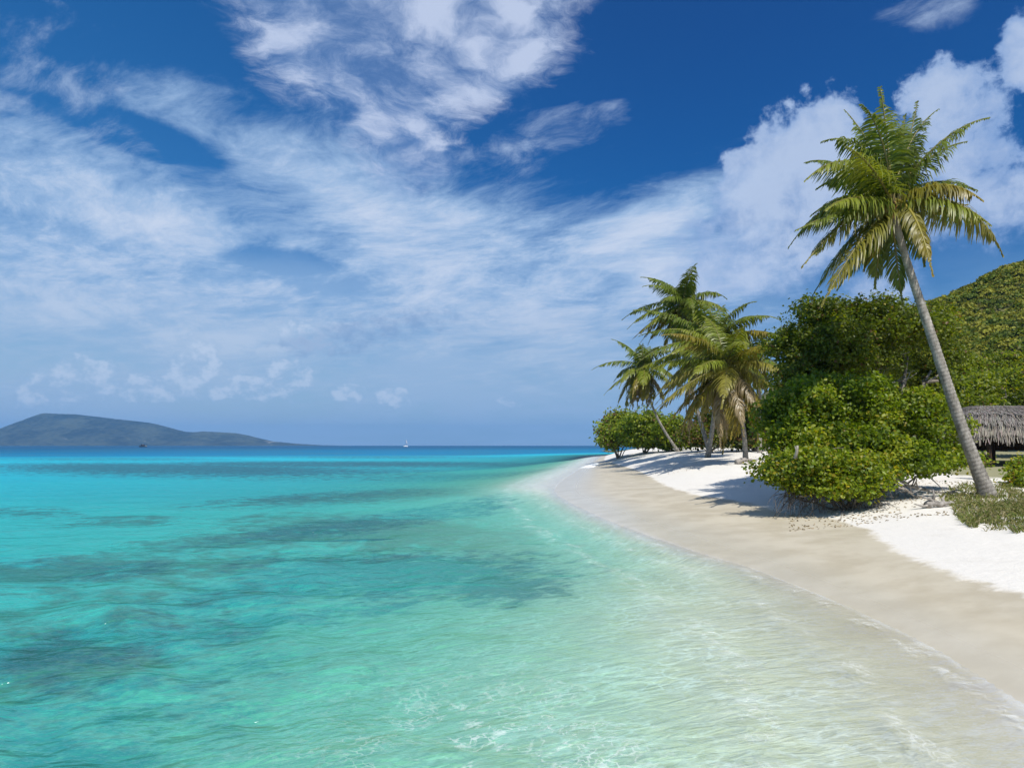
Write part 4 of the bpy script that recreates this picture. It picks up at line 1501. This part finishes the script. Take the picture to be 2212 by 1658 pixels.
i_ = np.arange(m)[:, None] * 5
gpal = np.array([(.15, .17, .04), (.11, .15, .03), (.24, .22, .08), (.17, .19, .05), (.28, .24, .13)])
gc = gpal[rgg.integers(0, 5, m)] * rgg.uniform(.7, 1.2, (m, 1))
mb = MB()
mb.add(V, i_ + np.array([[0, 1, 2, 3]]), i_ + np.array([[3, 2, 4]]), np.repeat(gc, 5, axis=0))
link("beach_grass", mb.mesh("beach_grass", False), M_grass, kind="stuff", label="dry tufted beach grass round the foot of the leaning palm")

# fallen leaf litter under the trees
m = 1100
lx, ly = rgg.uniform(1700, 2090, m), rgg.uniform(1050, 1104, m)
lp_ = np.array([G(a_, b_, .85) for a_, b_ in zip(lx, ly)])
lx2, ly2 = rgg.uniform(1440, 1660, 900), rgg.uniform(978, 1002, 900)
lp_ = np.vstack([lp_, np.array([P(a_, b_, 0) if False else G(a_, b_, 1.4) for a_, b_ in zip(lx2, ly2)])])
nn_ = vnoise(lp_[:, 0] * .8, lp_[:, 1] * .8, 14)
lp_ = lp_[nn_ > .45]
lp_[:, 2] = ground(lp_[:, 0], lp_[:, 1]) + .015
m = len(lp_)
Nn = unit(rgg.normal(size=(m, 3)) * .35 + [0, 0, 1])
V, Qd = leaf_faces(lp_, Nn, rgg.normal(size=(m, 3)), rgg.uniform(.05, .11, m), rgg.uniform(.03, .06, m))
mb = MB()
mb.add(V, Qd, None, np.repeat(np.array([.30, .23, .15]) * rgg.uniform(.5, 1.5, (m, 1)), 6, axis=0))
link("leaf_litter", mb.mesh("leaf_litter", False), M_grass, kind="stuff", label="brown fallen leaves scattered on the sand under the trees")

# ------------------------------------------------------------------ boats far out
BD = 1400.0
c0 = P(876, 961.5, BD)
yacht = thing("sailing_yacht", (c0[0], BD, 0.0), "small white sailing yacht with bare mast on the horizon", "sailboat")


def hull(L_, B_, H_, root, mat, name="hull"):
    mb = MB()
    st_ = np.linspace(-.5, .5, 13)
    rows = []
    for s in st_:
        w__ = B_ * .5 * (1 - max(0, s * 2) ** 2.2) * (1 - .25 * max(0, -s * 2) ** 2) + .02
        zt = H_ * (1 + .25 * s * 2 * (s > 0))
        rows += [(s * L_, -w__, zt), (s * L_, -w__ * .85, H_ * .3), (s * L_, 0, -.4), (s * L_, w__ * .85, H_ * .3), (s * L_, w__, zt)]
    V_ = np.array(rows) + np.array(root.location)
    Q_ = []
    for i__ in range(12):
        for j__ in range(5):
            j2 = (j__ + 1) % 5
            Q_.append((i__ * 5 + j__, (i__ + 1) * 5 + j__, (i__ + 1) * 5 + j2, i__ * 5 + j2))
    mb.add(V_, Q_, [(0, 1, 2), (2, 3, 4), (0, 2, 4)], (.8, .8, .8))
    return part(name, mb, mat, root)


hull(8.5, 2.8, 1.5, yacht, M_hull)
L0 = np.array(yacht.location)
mbp = MB()
mbp.box(L0 + [-1.8, -.8, 1.4], L0 + [1.4, .8, 2.3])
part("cabin", mbp, M_hull, yacht, smooth=False)
mbp = MB()
mbp.tube([L0 + [.6, 0, 1.2], L0 + [.6, 0, 14.6]], [.30, .22], 8)
part("mast", mbp, M_mast, yacht)
mbp = MB()
mbp.tube([L0 + [.5, 0, 3.0], L0 + [-3.2, 0, 2.9]], [.3, .22], 8)
part("boom", mbp, M_mast, yacht)
mbp = MB()
mbp.tube([L0 + [3.9, 0, 1.6], L0 + [2.3, 0, 7.6], L0 + [.75, 0, 13.4]], [.12, .42, .16], 8)
part("furled_sail", mbp, M_hull, yacht)
c0 = P(309, 963, 1200)
mbt_ = thing("motorboat", (c0[0], 1200, 0.0), "small dark motorboat below the island shore", "boat")
hull(13, 4, 2.2, mbt_, M_dark_hull)
L0 = np.array(mbt_.location)
mbp = MB()
mbp.box(L0 + [-3.4, -1.4, 2.0], L0 + [2.0, 1.4, 4.6])
part("cabin", mbp, M_dark_hull, mbt_, smooth=False)
# ------------------------------------------------------------------ sea air
M_haze, k, out = new_mat("haze")
pv = k.new("ShaderNodeVolumePrincipled")
pv.inputs["Color"].default_value = (.18, .50, .96, 1)
pv.inputs["Density"].default_value = 0.0001
pv.inputs["Anisotropy"].default_value = 0.0
k.l.new(pv.outputs[0], out.inputs["Volume"])
mb = MB()
mb.box((-9700, -9700, -40), (9700, 9700, 275))
link("haze", mb.mesh("haze", False), M_haze, kind="stuff", label="thin blue sea haze between the beach and the far island")
